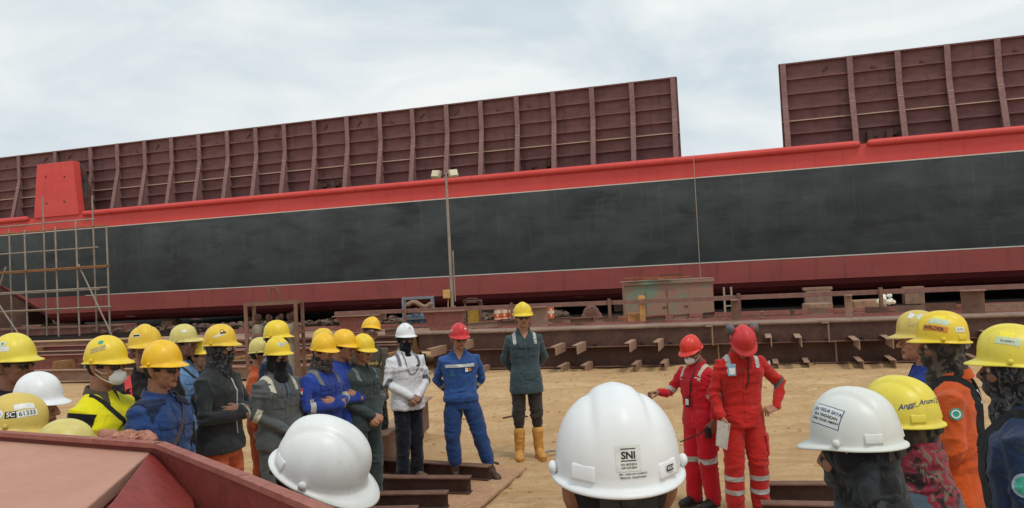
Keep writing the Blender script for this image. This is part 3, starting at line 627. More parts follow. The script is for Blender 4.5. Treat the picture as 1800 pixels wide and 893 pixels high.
# timber pieces on the plate
q = at(1118, 566, 19.2); g = G(); g.box((0, 0, .12), (.42, .3, .24)); o = g.build('timber_block', m_plain('fresh_timber', srgb(176, 128, 82), .85, 0, .1, .2, 8), bevel=.01); o.location = (q[0], q[1], .83); tag(o, 'square yellowish timber block on the plates in front of the metal box', 'timber block')
g = G(); g.box((0, 0, .33), (.13, .12, .66)); g.box((0, -.07, .6), (.17, .02, .08)); o = g.build('timber_post', m_plain('timber_post_wood', srgb(190, 140, 88), .85, 0, .1, .2, 8), bevel=.008); o.location = (q[0]+.12, q[1]-.25, .83); tag(o, 'short upright timber post in front of the square timber block', 'timber post')
# crates and white heap under the hull
q = at(1522, 545, 23.5); g = G(); g.box((0, 0, .45), (.95, .7, .9)); o = g.build('wooden_crate', CONC, bevel=.03); o.location = (q[0], q[1], 0); tag(o, 'pale brown crate beside the white heap beneath the hull', 'crate')
q = at(1437, 545, 23); g = G(); g.box((0, 0, .45), (.68, .6, .9)); o = g.build('steel_drum_box', RUSTL, bevel=.03); o.location = (q[0], q[1], 0); tag(o, 'dusty square box between girder and hull, left of the pale crate', 'box')
q = at(1560, 545, 22); g = G()
for k_ in range(16): x_ = random.uniform(-.24, .24); g.ell((q[0]+x_, q[1]+random.uniform(-.1, .1), .86+random.uniform(.0, .24)*(1-abs(x_)*3.2)), (random.uniform(.05, .09), .08, .06), 8, 5)
tag(g.build('white_sack_heap', m_plain('white_sack', srgb(232, 228, 218), .8), smooth=True), 'small bright white heap of sacking beside the pale crate', 'sacking')
q = at(1040, 562, 22.5); g = G()
for c_, r_ in (((0, 0, .98), (.24, .2, .26)), ((.02, -.02, 1.12), (.15, .14, .12)), ((-.16, 0, .9), (.12, .16, .16)), ((.18, 0, .9), (.12, .16, .16))): g.ell((q[0]+c_[0], q[1]+c_[1], c_[2]-.05), r_, 14, 9)
tag(g.build('draped_cover', m_cloth('brown_cover', srgb(112, 78, 66)), smooth=True), 'rounded brown cloth-covered lump under the hull, left of the metal box', 'covered lump')
# ---- foreground steel: red structure, plate, beams
zr = 1.6
t = NT('dusty_top_primer'); co = t.coord(); a = t.noise(co, 2.2, 6, .6, .6); b = t.noise(co, 30, 6, .75); c_ = t.noise(t.coord((1, .3, 1)), 6, 4, .6)
col = t.mix(t.ramp(a, .3, .7), srgb(176, 128, 110), srgb(186, 142, 122)); col = t.mix(t.ramp(b, .5, .75, (0, 0, 0), (.5, .5, .5)), col, srgb(196, 158, 136)); col = t.mix(t.ramp(c_, .5, .8, (0, 0, 0), (.5, .5, .5)), col, srgb(178, 116, 104)); t.bump(b, .2, .002)
DUST = t.out(col, .85)
FRED = m_steel('foreground_red_primer', srgb(138, 64, 56), srgb(150, 90, 76), .5, 2.5, .6)
FEDGE = m_steel('foreground_flange_primer', srgb(156, 94, 82), srgb(170, 122, 104), .5, 3, .7)
fs = empty('red_steel_block', onz(200, 820, zr)); L0 = fs.location.copy()
def loc(p, dz=0): return (p[0]-L0.x, p[1]-L0.y, p[2]+dz-L0.z)
tag(fs, 'big red-primed steel block with a dusty flat top at lower left foreground', 'steel block')
poly = [onz(12, 762, zr), onz(276, 785, zr), onz(148, 896, zr), onz(60, 990, zr), onz(-500, 1000, zr), onz(-300, 745, zr)]
g = G(); g.prism([loc(p) for p in poly], (0, 0, -.035)); g.build('top_plate', DUST, fs, bevel=.004)
# webs beneath
e0, e1, e2 = onz(268, 790, zr), onz(152, 893, zr), onz(60, 990, zr)
g = G(); g.hexa([loc(e0+(-.03, 0, 0), -.9), loc(e2+(-.03, 0, 0), -.9), loc(e2, -.9), loc(e0, -.9), loc(e0+(-.03, 0, 0), -.04), loc(e2+(-.03, 0, 0), -.04), loc(e2, -.04), loc(e0, -.04)]); g.build('side_plate', FRED, fs)
fl = [onz(-60, 752, zr+.03), onz(15, 757, zr+.03), onz(290, 776, zr+.03), onz(440, 833, zr+.03), onz(600, 897, zr+.03), onz(830, 990, zr+.03)]
g = G()
for a, b in zip(fl, fl[1:]):
    d = b-a; nn = np.array([d[1], -d[0], 0]); nn = nn/np.linalg.norm(nn); nn = nn if nn[1] > 0 else -nn; wv = nn*.030; e_ = d/np.linalg.norm(d)*.004
    a = a-e_-wv; b = b-wv; g.hexa([loc(a, -.014), loc(b, -.014), loc(b+wv, -.014), loc(a+wv, -.014), loc(a), loc(b), loc(b+wv), loc(a+wv)])
    wv2 = nn*.03; g.hexa([loc(a+wv2*.6, -1.0), loc(b+wv2*.6, -1.0), loc(b+wv2, -1.0), loc(a+wv2, -1.0), loc(a+wv2*.6, -.014), loc(b+wv2*.6, -.014), loc(b+wv2, -.014), loc(a+wv2, -.014)], 1)
g.build('flange_beam', [FEDGE, FRED], fs)
# curved inner gusset
gp = [at(*q) for q in ((268, 790, 2.36), (296, 800, 2.31), (322, 826, 2.22), (337, 858, 2.12), (344, 893, 2.02), (350, 985, 1.8), (120, 985, 1.45), (190, 893, 1.72))]
_p0, _p1, _p2 = at(268, 790, 2.38), at(344, 893, 2.04), at(190, 893, 1.70); _n = np.cross(_p1-_p0, _p2-_p0)
gp = [CAM+ray(*q)*(((_p0-CAM)@_n)/(ray(*q)@_n)) for q in ((268, 790), (284, 794), (300, 802), (314, 816), (325, 834), (333, 856), (339, 893), (345, 985), (120, 985), (190, 893))]
gp_old = [onz(290, 792, zr-.02), onz(318, 812, zr-.1), onz(338, 840, zr-.2), onz(348, 893, zr-.35), onz(350, 980, zr-.5), onz(150, 985, zr-.5), onz(200, 893, zr-.25)]
g = G(); g.prism([loc(p) for p in gp], (0, .008, 0)); g.build('gusset_plate', m_steel('deep_red_primer', srgb(146, 58, 52), srgb(126, 60, 54), .5, 3, .6), fs)
g = G()
for k_ in range(160):
    px = random.gauss(222, 24); px = min(262, max(178, px)); q = onz(px, 781-(px-222)*-.02-random.uniform(0, 9), zr); r = random.uniform(.006, .02)
    v, f = ellips(loc(q, random.uniform(.0, .018)), (r*1.4, r, r*.8), 7, 5); v += rng.normal(0, r*.2, v.shape); g.add(v, f)
tag(g.build('dirt_pile', m_plain('clay_dirt', srgb(172, 122, 104), .95, 0, .1, .25, 40)), 'small ridge of crumbled reddish clay on the edge of the red steel block', 'clay', kind=None)
o = bpy.data.objects['dirt_pile']; o.location = L0
# steel plate flat on the ground
z0 = .03
pp = [onz(655, 905, z0), onz(640, 820, z0), onz(700, 808, z0), onz(926, 820, z0), onz(835, 897, z0)]
TAN = m_steel('dust_covered_plate', srgb(178, 138, 106), srgb(196, 158, 120), .6, 2, .9)
g = G(); g.prism(pp, (0, 0, -.03)); tag(g.build('ground_plate', TAN, bevel=.003), 'dusty flat steel plate lying on the sand under the short beams', 'steel plate')
def lie_beam(pl, pr, label, h=.17, w=.12, mat=RUSTD, grp=None, dz=0):
    a = onz(pl[0], pl[1], z0+.003); b = onz(pr[0], pr[1], z0+.003); o = empty('steel_beam', (a+b)/2); c = (a+b)/2; d = (b-a)/2
    e_ = d/np.linalg.norm(d); s_ = np.array([e_[1], -e_[0], 0]); s_ = s_ if s_[1] < 0 else -s_
    g = G(); g.hexa([-d, d, d-s_*.01, -d-s_*.01, -d+(0, 0, h), d+(0, 0, h), d-s_*.01+(0, 0, h), -d-s_*.01+(0, 0, h)]); g.build('web', mat, o)
    g = G(); hh = np.array([0, 0, h]); t_ = np.array([0, 0, .012]); g.hexa([-d+s_*w/2+hh, d+s_*w/2+hh, d-s_*w/2+hh, -d-s_*w/2+hh, -d+s_*w/2+hh+t_, d+s_*w/2+hh+t_, d-s_*w/2+hh+t_, -d-s_*w/2+hh+t_]); g.build('flange', RUST, o)
    g = G(); t2 = np.array([0, 0, .01]); g.hexa([-d+s_*w/2, d+s_*w/2, d-s_*w/2, -d-s_*w/2, -d+s_*w/2+t2, d+s_*w/2+t2, d-s_*w/2+t2, -d-s_*w/2+t2]); g.build('flange', RUSTD, o)
    tag(o, label, 'beam'); return o
lie_beam((660, 828), (862, 843), 'short dark beam farthest back on the ground plate, by the brown boots', .13)
lie_beam((640, 864), (828, 866), 'short dark beam in the middle of the three on the ground plate', .14)
lie_beam((620, 894), (788, 892), 'short dark beam nearest the viewer on the ground plate', .13)
lie_beam((560, 925), (735, 921), 'short beam end just showing at the bottom edge beside the white helmet', .13)
lie_beam((1340, 884), (1490, 884), 'brown beam on the sand behind the right-hand white helmet, farther one', .16)
lie_beam((1340, 926), (1480, 930), 'brown beam at the bottom edge behind the white helmet, nearer one', .18)
# upright beam running away behind the folded-hands worker
a = onz(668, 838, .02); b = onz(752, 752, .02)
o = empty('steel_beam', a); g = G(); d = b-a; g.hexa([(0, 0, 0), d, d+(.02, 0, 0), (.02, 0, 0), (0, 0, .42), d+(0, 0, .42), d+(.02, 0, .42), (.02, 0, .42)]); g.build('web', RUST, o)
g = G(); w_ = np.array([.09, 0, 0]); hh = np.array([0, 0, .421]); g.hexa([-w_+hh, d-w_+hh, d+w_+hh, w_+hh, -w_+hh+(0, 0, .015), d-w_+hh+(0, 0, .015), d+w_+hh+(0, 0, .015), w_+hh+(0, 0, .015)]); g.build('flange', RUSTL, o)
tag(o, 'tall beam on edge running back behind the white-jacketed man', 'beam')
# bits of scrap on the sand
for px, py, L, an, lb_ in ((885, 736, .35, .1, 'dark thin strip of scrap lying on the sand left of the rubber boots'), (950, 800, .3, .5, 'pale twisted scrap beside the right rubber boot'), (855, 815, .15, -.5, 'small dark scrap near the brown boot')):
    q = onz(px, py, .02); g = G(); g.tube([(0, 0, .01), (L*.4*math.cos(an), L*.4*math.sin(an), .03), (L*math.cos(an), L*math.sin(an), .01)], .014, 6); o = g.build('scrap_strip', RUSTD if px != 950 else GREY); o.location = q; tag(o, lb_, 'scrap metal')
# ================================================================== PEOPLE
DG = None
def remesh(parts, vox, smooth=3, fac=.5):
    """union of closed shells -> one smooth surface (numpy verts, faces, normals)"""
    g = G()
    for v, f in parts: g.add(v, f)
    me = bpy.data.meshes.new('tmp'); me.from_pydata(g.v, [], g.f)
    bm = bmesh.new(); bm.from_mesh(me); bmesh.ops.recalc_face_normals(bm, faces=bm.faces); bm.to_mesh(me); bm.free()
    o = bpy.data.objects.new('tmp', me); COL.objects.link(o)
    m = o.modifiers.new('r', 'REMESH'); m.mode = 'VOXEL'; m.voxel_size = vox
    if smooth: s_ = o.modifiers.new('s', 'SMOOTH'); s_.iterations = smooth; s_.factor = fac
    dg = bpy.context.evaluated_depsgraph_get(); ev = o.evaluated_get(dg); m2 = ev.to_mesh()
    n = len(m2.vertices); V = np.empty(n*3, np.float32); m2.vertices.foreach_get('co', V); V = V.reshape(-1, 3).astype(float)
    N = np.empty(n*3, np.float32); m2.vertex_normals.foreach_get('vector', N); N = N.reshape(-1, 3).astype(float)
    nf = len(m2.polygons); L = np.empty(len(m2.loops), np.int32); m2.loops.foreach_get('vertex_index', L)
    F = L.reshape(nf, 4) if len(L) == nf*4 else None
    if F is None: F = [tuple(p.vertices) for p in m2.polygons]
    ev.to_mesh_clear(); bpy.data.objects.remove(o); bpy.data.meshes.remove(me)
    return V, F, N
def mesh_obj(name, V, F, mat, parent=None, smooth=True, M=None, mi=None):
    me = bpy.data.meshes.new(name)
    if M is not None: V = V @ np.array(M)[:3, :3].T+np.array(M)[:3, 3]
    me.from_pydata(np.asarray(V).tolist(), [], [tuple(q) for q in (F.tolist() if hasattr(F, 'tolist') else F)])
    for m in (mat if isinstance(mat, (list, tuple)) else [mat]): me.materials.append(m)
    if mi is not None: me.polygons.foreach_set('material_index', list(mi))
    if smooth: me.polygons.foreach_set('use_smooth', [True]*len(me.polygons))
    o = bpy.data.objects.new(name, me); COL.objects.link(o)
    if parent: o.parent = parent
    return o
def bvh_of(V, F): return BVHTree.FromPolygons(np.asarray(V).tolist(), [tuple(q) for q in (F.tolist() if hasattr(F, 'tolist') else F)])
def clip(V, F, planes, normal=None, mind=.1, off=.004, N=None, close=False):
    """patch of a surface inside planes [(point, outward normal)], pushed out by off: a clean strip, flap or badge"""
    V = np.asarray(V); Fa = np.asarray(F)
    keep = np.ones(len(V), bool)
    for p, n_ in planes:
        n_ = np.array(n_, float); n_ /= np.linalg.norm(n_); keep &= ((V-np.array(p))@n_) < .03
    fk = Fa[keep[Fa].all(1)]
    if len(fk) == 0: return None
    ids = np.unique(fk); mp_ = -np.ones(len(V), int); mp_[ids] = np.arange(len(ids))
    me = bpy.data.meshes.new('t'); me.from_pydata(V[ids].tolist(), [], mp_[fk].tolist())
    bm = bmesh.new(); bm.from_mesh(me); bpy.data.meshes.remove(me)
    for p, n_ in planes:
        bmesh.ops.bisect_plane(bm, geom=bm.verts[:]+bm.edges[:]+bm.faces[:], dist=1e-6, plane_co=Vector(p), plane_no=Vector(n_).normalized(), clear_outer=True)
    bm.normal_update()
    if normal is not None:
        nn = Vector(normal).normalized(); bmesh.ops.delete(bm, geom=[f for f in bm.faces if f.normal.dot(nn) < mind], context='FACES')
    bm.verts.ensure_lookup_table()
    if len(bm.faces) == 0: bm.free(); return None
    bm.normal_update()
    nv = {v: v.normal.copy() for v in bm.verts}
    r = bmesh.ops.extrude_face_region(bm, geom=bm.faces[:])
    newv = [x for x in r['geom'] if isinstance(x, bmesh.types.BMVert)]
    bm.normal_update()
    for v in newv: v.co += (v.normal if v.normal.length > .1 else Vector((1, 0, 0)))*off
    bmesh.ops.recalc_face_normals(bm, faces=bm.faces)
    me = bpy.data.meshes.new('patch'); bm.to_mesh(me); bm.free()
    return me
def patch(name, surf, planes, mat, parent, **k):
    me = clip(surf[0], surf[1], planes, **k)
    if me is None: return None
    me.name = name; me.materials.append(mat); me.polygons.foreach_set('use_smooth', [False]*len(me.polygons))
    o = bpy.data.objects.new(name, me); COL.objects.link(o); o.parent = parent; return o
def boxplanes(c, ax, half):
    """ax: 3 unit vectors"""
    P_ = []
    for a, h in zip(ax, half):
        if h is None: continue
        a = np.array(a, float); P_.append((np.array(c)+a*h, a)); P_.append((np.array(c)-a*h, -a))
    return P_
# ---- text laid on a curved surface
def text_geo(s, size, bold=.0, slant=0, space=1.0):
    c = bpy.data.curves.new('t', 'FONT'); c.body = s; c.size = size; c.align_x = 'CENTER'; c.align_y = 'CENTER'; c.offset = bold*size; c.shear = slant; c.space_character = space; c.resolution_u = 3
    o = bpy.data.objects.new('t', c); COL.objects.link(o); dg = bpy.context.evaluated_depsgraph_get()
    me = bpy.data.meshes.new_from_object(o.evaluated_get(dg)); V = [tuple(v.co) for v in me.vertices]; F = [tuple(p.vertices) for p in me.polygons]
    bpy.data.objects.remove(o); bpy.data.curves.remove(c); bpy.data.meshes.remove(me); return np.array(V), F
def grid_geo(w, h, nx_=12, ny_=8, rnd=0):
    V = [(w*(i/nx_-.5), h*(j/ny_-.5), 0) for j in range(ny_+1) for i in range(nx_+1)]; F = [(j*(nx_+1)+i, j*(nx_+1)+i+1, (j+1)*(nx_+1)+i+1, (j+1)*(nx_+1)+i) for j in range(ny_) for i in range(nx_)]
    return np.array(V), F
def disc_geo(r, n=20, r0=0):
    V = []; F = []; rs = [r0, (r+r0)/2, r] if r0 else [r*.02, r*.5, r]
    for q in rs:
        for j in range(n): a_ = 2*math.pi*j/n; V.append((q*math.cos(a_), q*math.sin(a_), 0))
    for k in range(2):
        for j in range(n): F.append((k*n+j, k*n+(j+1) % n, (k+1)*n+(j+1) % n, (k+1)*n+j))
    if not r0: F.append(tuple(range(n)))
    return np.array(V), F
def project(geo, bvh, centre, nrm, up, off, roll=0, dist=.25):
    """lay flat geo (x right, y up as read from outside) on a surface round `centre` along -nrm"""
    V, F = geo; n_ = np.array(nrm, float); n_ /= np.linalg.norm(n_); up = np.array(up, float); u_ = up-n_*(up@n_); u_ /= np.linalg.norm(u_); r_ = np.cross(u_, n_)
    if roll: r_, u_ = r_*math.cos(roll)+u_*math.sin(roll), -r_*math.sin(roll)+u_*math.cos(roll)
    out = []
    for x, y, _ in V:
        o_ = np.array(centre)+r_*x+u_*y+n_*dist; h = bvh.ray_cast(Vector(o_), Vector(-n_), dist*2.5)
        if h[0] is None: out.append(np.array(centre)+r_*x+u_*y)
        else: out.append(np.array(h[0])+n_*off)
    return np.array(out), F
# ------------------------------------------------------------------ shared head and hand surfaces (head frame: face along +x, left +y)
HP = [ellips((-.012, 0, .008), (.098, .077, .098), 24, 16), ellips((.022, 0, -.055), (.064, .057, .066), 20, 12), ellips((.068, 0, -.098), (.022, .026, .02), 12, 8),
      ellips((.05, .038, -.035), (.03, .024, .026)), ellips((.05, -.038, -.035), (.03, .024, .026)), ellips((.074, .024, .014), (.016, .03, .011)), ellips((.074, -.024, .014), (.016, .03, .011)),
      limb([(.08, 0, .006), (.096, 0, -.016), (.108, 0, -.036)], [.009, .011, .0135], 10), ellips((.094, .013, -.04), (.012, .009, .008)), ellips((.094, -.013, -.04), (.012, .009, .008)),
      ellips((.083, 0, -.066), (.013, .023, .0065)), ellips((.081, 0, -.077), (.013, .02, .007)),
      limb([(-.02, .06, -.02), (-.012, .082, -.002), (-.02, .092, .012)], [.012, .011, .008], 8), limb([(-.008, .08, -.045), (-.016, .086, -.02), (-.026, .09, .006)], [.008, .012, .01], 8),
      limb([(-.02, -.06, -.02), (-.012, -.082, -.002), (-.02, -.092, .012)], [.012, .011, .008], 8), limb([(-.008, -.08, -.045), (-.016, -.086, -.02), (-.026, -.09, .006)], [.008, .012, .01], 8),
      limb([(-.03, 0, -.05), (-.035, 0, -.1), (-.045, 0, -.16)], [.056, .055, .06], 16)]
HV, HF, HN = remesh(HP, .0048, 2)
# press the eye sockets in
for sy in (-1, 1):
    d = np.linalg.norm((HV-np.array([.078, sy*.031, -.008]))*np.array([.6, 1, 1.4]), axis=1); HV[:, 0] -= .008*np.exp(-(d/.017)**2)
HMI = None
fc = HV[np.asarray(HF)].mean(1)
HMI = (((abs(fc[:, 1])/.024)**2+((fc[:, 2]+.0715)/.0125)**2 < 1) & (fc[:, 0] > .07)).astype(int)
def hand_parts(curl, spread=.12, thumb=.5):
    """hand frame: fingers along +x, palm facing -z, thumb towards +y; wrist at the origin"""
    P_ = [limb([(-.03, 0, 0), (.01, 0, 0), (.045, 0, 0), (.085, .002, .0)], [(.026, .019), (.032, .017), (.04, .015), (.04, .013)], 14, flat=None)]
    # limb ring axes: a is y-ish, so (width, thickness)
    for i, (y, L) in enumerate(((.029, .072), (.010, .08), (-.010, .074), (-.029, .058))):
        c_ = curl[i+1]; a_ = 0; p = np.array([.078, y, .001]); pts = [p-np.array([.015, 0, 0]), p]; dy = (1.5-i)*spread*.5
        for k, fr in enumerate((.45, .3, .25)):
            a_ += c_*(.85, 1.0, .7)[k]; p = p+np.array([math.cos(a_), dy*math.cos(a_)*.6, -math.sin(a_)])*L*fr; pts.append(p)
        P_.append(limb(pts, [.0095, .0095, .0088, .008, .0068], 10))
    a_ = thumb; P_.append(limb([(.012, .022, -.004), (.04, .043, -.012-.01*a_), (.066, .055-.018*a_, -.02-.016*a_), (.085, .056-.034*a_, -.028-.02*a_)], [.015, .0125, .0105, .0085], 10))
    return P_
HANDS = {}
for nm, cu, th in (('relaxed', (0, .35, .4, .45, .5), .3), ('grip', (0, .95, 1.05, 1.1, 1.15), .9), ('fold', (0, .6, .65, .7, .75), .6), ('point', (0, .5, .9, 1.1, 1.2), .9)):
    HANDS[nm] = remesh(hand_parts(cu, .12, th), .0036, 1)
# hair shell
g_ = ellips((-.014, 0, .010), (.102, .081, .100), 36, 26); hv = g_[0]; hf = [f for f in g_[1] if not (((hv[list(f)].mean(0)[0] > .03 and hv[list(f)].mean(0)[2] < .05)) or hv[list(f)].mean(0)[2] < -.052 or (abs(hv[list(f)].mean(0)[1]) > .05 and hv[list(f)].mean(0)[0] > -.03 and hv[list(f)].mean(0)[2] < -.015))]
HAIR = (hv, hf)
# ------------------------------------------------------------------ hard hat shell (origin at rim centre, front +x)
def helmet_mesh():
    nT, nP = 72, 22; V = []; F = []
    def pt(th, k):      # k: 0 top .. 1 rim
        ph = k*math.pi/2; c, s_ = math.cos(th), math.sin(th)
        a, b, H = (.116 if c > 0 else .121), .105, .128
        rr = math.sin(ph)**.90; zz = math.cos(ph)**.84
        x, y, z = a*rr*c, b*rr*s_, H*zz
        k0_ = .42 if c < 0 else .55; f_ = max(0, 1-(max(0, k-k0_)/.36)**1.5) if k > k0_ else 1          # ridges fade towards the rim
        fy = abs(y); w = .034+.010*max(0, -x)/.13
        ridge = .0075/(1+math.exp((fy-w)/.0055)) - .003*math.exp(-((fy-w-.009)/.006)**2)
        ridge += .003*math.exp(-(fy/.014)**2)
        sh = max(0, 1-abs(x)/.16)
        n_ = np.array([x/a/a, y/b/b, z/H/H]); n_ /= np.linalg.norm(n_)
        return np.array([x, y, z])+n_*ridge*f_
    top = pt(0, 0.0001); V.append(top)
    for i in range(1, nP+1):
        for j in range(nT): V.append(pt(2*math.pi*j/nT, i/nP))
    # brim: gutter then peak
    def brim(th, e, dz, drop):
        c, s_ = math.cos(th), math.sin(th); fr = max(0, c)**1.6; a, b = (.116 if c > 0 else .121), .104
        ex = e*(.011+.034*fr+.004*max(0, -c)**3); return np.array([(a+ex)*c, (b+ex*.9)*s_, dz-drop*(.004+.017*fr)*e])
    for e, dz in ((.15, -.004), (.5, -.0055), (.95, -.006), (1.0, -.0095), (.93, -.0115), (.3, -.0095)):
        for j in range(nT): V.append(brim(2*math.pi*j/nT, e, dz, 1))
    # inner shell
    for k in (.97, .8, .55, .3):
        for j in range(nT):
            p = pt(2*math.pi*j/nT, k)*np.array([.955, .95, .95]); p[2] -= .004; V.append(p)
    V.append(np.array([0, 0, .119]))
    rows_ = nP+6+4
    for j in range(nT): F.append((0, 1+j, 1+(j+1) % nT))
    for i in range(rows_-1):
        for j in range(nT): F.append((1+i*nT+j, 1+(i+1)*nT+j, 1+(i+1)*nT+(j+1) % nT, 1+i*nT+(j+1) % nT))
    L = len(V)-1; b0 = 1+(rows_-1)*nT
    for j in range(nT): F.append((b0+j, L, b0+(j+1) % nT))
    me = bpy.data.meshes.new('hard_hat'); me.from_pydata([tuple(v) for v in V], [], F)
    bm = bmesh.new(); bm.from_mesh(me); bmesh.ops.recalc_face_normals(bm, faces=bm.faces); bm.to_mesh(me); bm.free()
    me.polygons.foreach_set('use_smooth', [True]*len(me.polygons)); me.materials.append(None); return me, np.array(V), F
HELM, HEV, HEF = helmet_mesh(); HBVH = bvh_of(HEV, HEF)
def small_mesh(g, name, smooth=True):
    o = g.build(name, [None], smooth=smooth, link=False); me = o.data; bpy.data.objects.remove(o); return me
g = G()
for sy in (-1, 1): g.box((-.012, sy*.108, .022), (.036, .018, .034))
LUG1 = small_mesh(g, 'accessory_lug', False)
def mk_lug(x, y, yaw, d=(.012, .046, .026), lean=.12):
    g = G(); g.box((x, y, .016), d, M=Matrix.Rotation(yaw, 3, 'Z') @ Matrix.Rotation(-lean, 3, 'Y')); me = small_mesh(g, 'accessory_lug', False); bm = bmesh.new(); bm.from_mesh(me); bmesh.ops.bevel(bm, geom=bm.edges[:], offset=.0035, segments=2, profile=.6, affect='EDGES'); bm.to_mesh(me); bm.free(); me.polygons.foreach_set('use_smooth', [True]*len(me.polygons)); return me
LUGS = [mk_lug(-.088, .066, math.pi-.75, lean=.2), mk_lug(-.088, -.066, math.pi+.75, lean=.2)]
g = G(); g.ell((-.01, .111, .004), (.011, .008, .011), 14, 10); K1 = small_mesh(g, 'knob'); g = G(); g.ell((-.01, -.111, .004), (.011, .008, .011), 14, 10); K2 = small_mesh(g, 'knob')
v1, f1 = loft([(-.005, 0, -.034, .108, .087), (-.005, 0, -.006, .112, .09)], 30, 2.0); g = G(); g.add(v1, f1[:-2]); 
HB_ = g
def headband_mesh():
    v, f = loft([(-.004, 0, -.016, .106, .089), (-.003, 0, .012, .108, .091)], 32, 2.0); g = G(); g.add(v, f[:-2])
    v, f = loft([(-.004, 0, -.016, .103, .086), (-.003, 0, .012, .105, .088)], 32, 2.0); g.add(v, f[:-2])
    g.box((-.108, 0, -.026), (.012, .09, .03)); g.ell((-.116, 0, -.026), (.008, .014, .014), 12, 8)
    return small_mesh(g, 'headband', False)
HBAND = headband_mesh()
def link(me, name, parent, mat=None, M=None):
    o = bpy.data.objects.new(name, me); COL.objects.link(o); o.parent = parent
    if mat is not None: o.material_slots[0].link = 'OBJECT'; o.material_slots[0].material = mat
    if M is not None: o.matrix_local = Matrix(M)
    return o
HC = {'yellow': m_helmet('helmet_yellow', (.84, .60, .03)), 'orange': m_helmet('helmet_orange_yellow', (.88, .52, .015), .2), 'lemon': m_helmet('helmet_lemon', (.80, .66, .07), .4), 'tan': m_helmet('helmet_worn_yellow', (.66, .49, .11), .5),
      'pale': m_helmet('helmet_pale', (.66, .56, .17), .5), 'white': m_helmet('helmet_white', (.80, .82, .82), .12, (.45, .38, .24)), 'cream': m_helmet('helmet_cream_white', (.72, .74, .69), .22, (.4, .35, .22)), 'scuffed': m_helmet('helmet_scuffed_white', (.76, .78, .76), .38, (.42, .34, .20)), 'red': m_helmet('helmet_red', (.60, .030, .035), .2), 'ored': m_helmet('helmet_orange_red', (.72, .040, .022), .1), 'gold': m_helmet('helmet_gold', (.80, .52, .035), .5)}
def m_skin(name, c):
    t = NT(name); a = t.noise(t.coord(), 25, 4, .6); col = t.mix(t.ramp(a, .3, .7), mul(c, .85), mul(c, 1.12)); t.bump(t.noise(t.coord(), 90, 3, .6), .15, .002)
    t.b.inputs['Subsurface Weight'].default_value = .08; t.b.inputs['Subsurface Radius'].default_value = (.01, .004, .002); return t.out(col, .5, 0, .4)
SK = {'mid': m_skin('skin_mid', (.36, .17, .10)), 'dark': m_skin('skin_dark', (.235, .108, .066)), 'light': m_skin('skin_light', (.42, .215, .13))}
LIP = m_plain('lips', (.22, .07, .05), .5); HAIRM = m_plain('black_hair', (.012, .010, .009), .7, 0, .3, .4, 80); EYEW = m_plain('eye_white', (.6, .55, .5), .3); EYED = m_plain('iris', (.02, .012, .008), .2)
BAND = m_plain('headband_black', (.02, .02, .02), .5); BANDG = m_plain('headband_grey', (.35, .35, .34), .5); GLASS = m_plain('dark_lens', (.012, .012, .014), .12, 0, .6); FRAME = m_plain('glasses_frame', (.03, .03, .03), .35); FRAMEW = m_plain('pale_glasses_frame', (.6, .55, .5), .35)
CLEAR = m_plain('clear_plastic', (.38, .36, .34), .15, 0, .6); MASKW = m_plain('mask_white', (.80, .80, .77), .8, 0, .1, .06)
REFL = m_plain('reflective_tape', (.42, .42, .39), .45, 0, .6, .15); REFD = m_plain('dark_reflective_tape', (.13, .13, .14), .5); REFY = m_plain('cream_tape', (.50, .47, .36), .6); BLK = m_plain('black_print', (.012, .012, .013), .5); WHT = m_plain('white_print', (.75, .75, .73), .5); STK = m_plain('sticker_white', (.68, .70, .66), .5, 0, .4, .12, 60); STG = m_plain('sticker_green_white', (.52, .60, .42), .5, 0, .4, .15, 60)
REDP = m_plain('red_print', (.55, .03, .03), .5); GRNP = m_plain('green_print', (.04, .32, .22), .5); ORGP = m_plain('orange_sticker', (.62, .22, .03), .5); YELP = m_plain('yellow_sticker', (.85, .72, .05), .5); GLD = m_plain('worn_gold_sticker', (.50, .38, .14), .6, 0, .3, .35, 80); SLV = m_plain('silver_sticker', (.45, .45, .45), .4, 0, .5, .3, 60); BLUP = m_plain('navy_print', (.03, .04, .16), .5); METAL = m_plain('small_metal', (.4, .4, .4), .3, .8)
C = {}
def cloth(nm, c, *a, **k): C[nm] = m_cloth('cloth_'+nm, c, *a, **k)
cloth('royal', (.020, .050, .27)); cloth('royal2', (.030, .085, .27)); cloth('navy', (.013, .022, .055)); cloth('navycoat', (.018, .036, .085)); cloth('dark', (.022, .025, .028)); cloth('charcoal', (.030, .036, .040), (((.05, .055, .06)), 5)); cloth('grey', (.095, .105, .105)); cloth('greyblue', (.07, .10, .13))
cloth('teal', (.046, .074, .085)); cloth('olive', (.038, .048, .042)); cloth('greengrey', (.038, .055, .056)); cloth('white', (.70, .71, .74), fade=.12); cloth('lightblue', (.14, .26, .46)); cloth('hivis', (.74, .68, .012), fade=.12); cloth('orange', (.62, .10, .02)); cloth('rust', (.45, .09, .03)); cloth('red', (.56, .014, .028)); cloth('red2', (.50, .022, .018)); cloth('trouser', (.040, .034, .030)); cloth('brown', (.085, .065, .045)); cloth('black', (.012, .012, .014)); cloth('steelblue', (.10, .14, .20)); cloth('maroon', (.25, .02, .04)); cloth('ice', (.35, .45, .52))
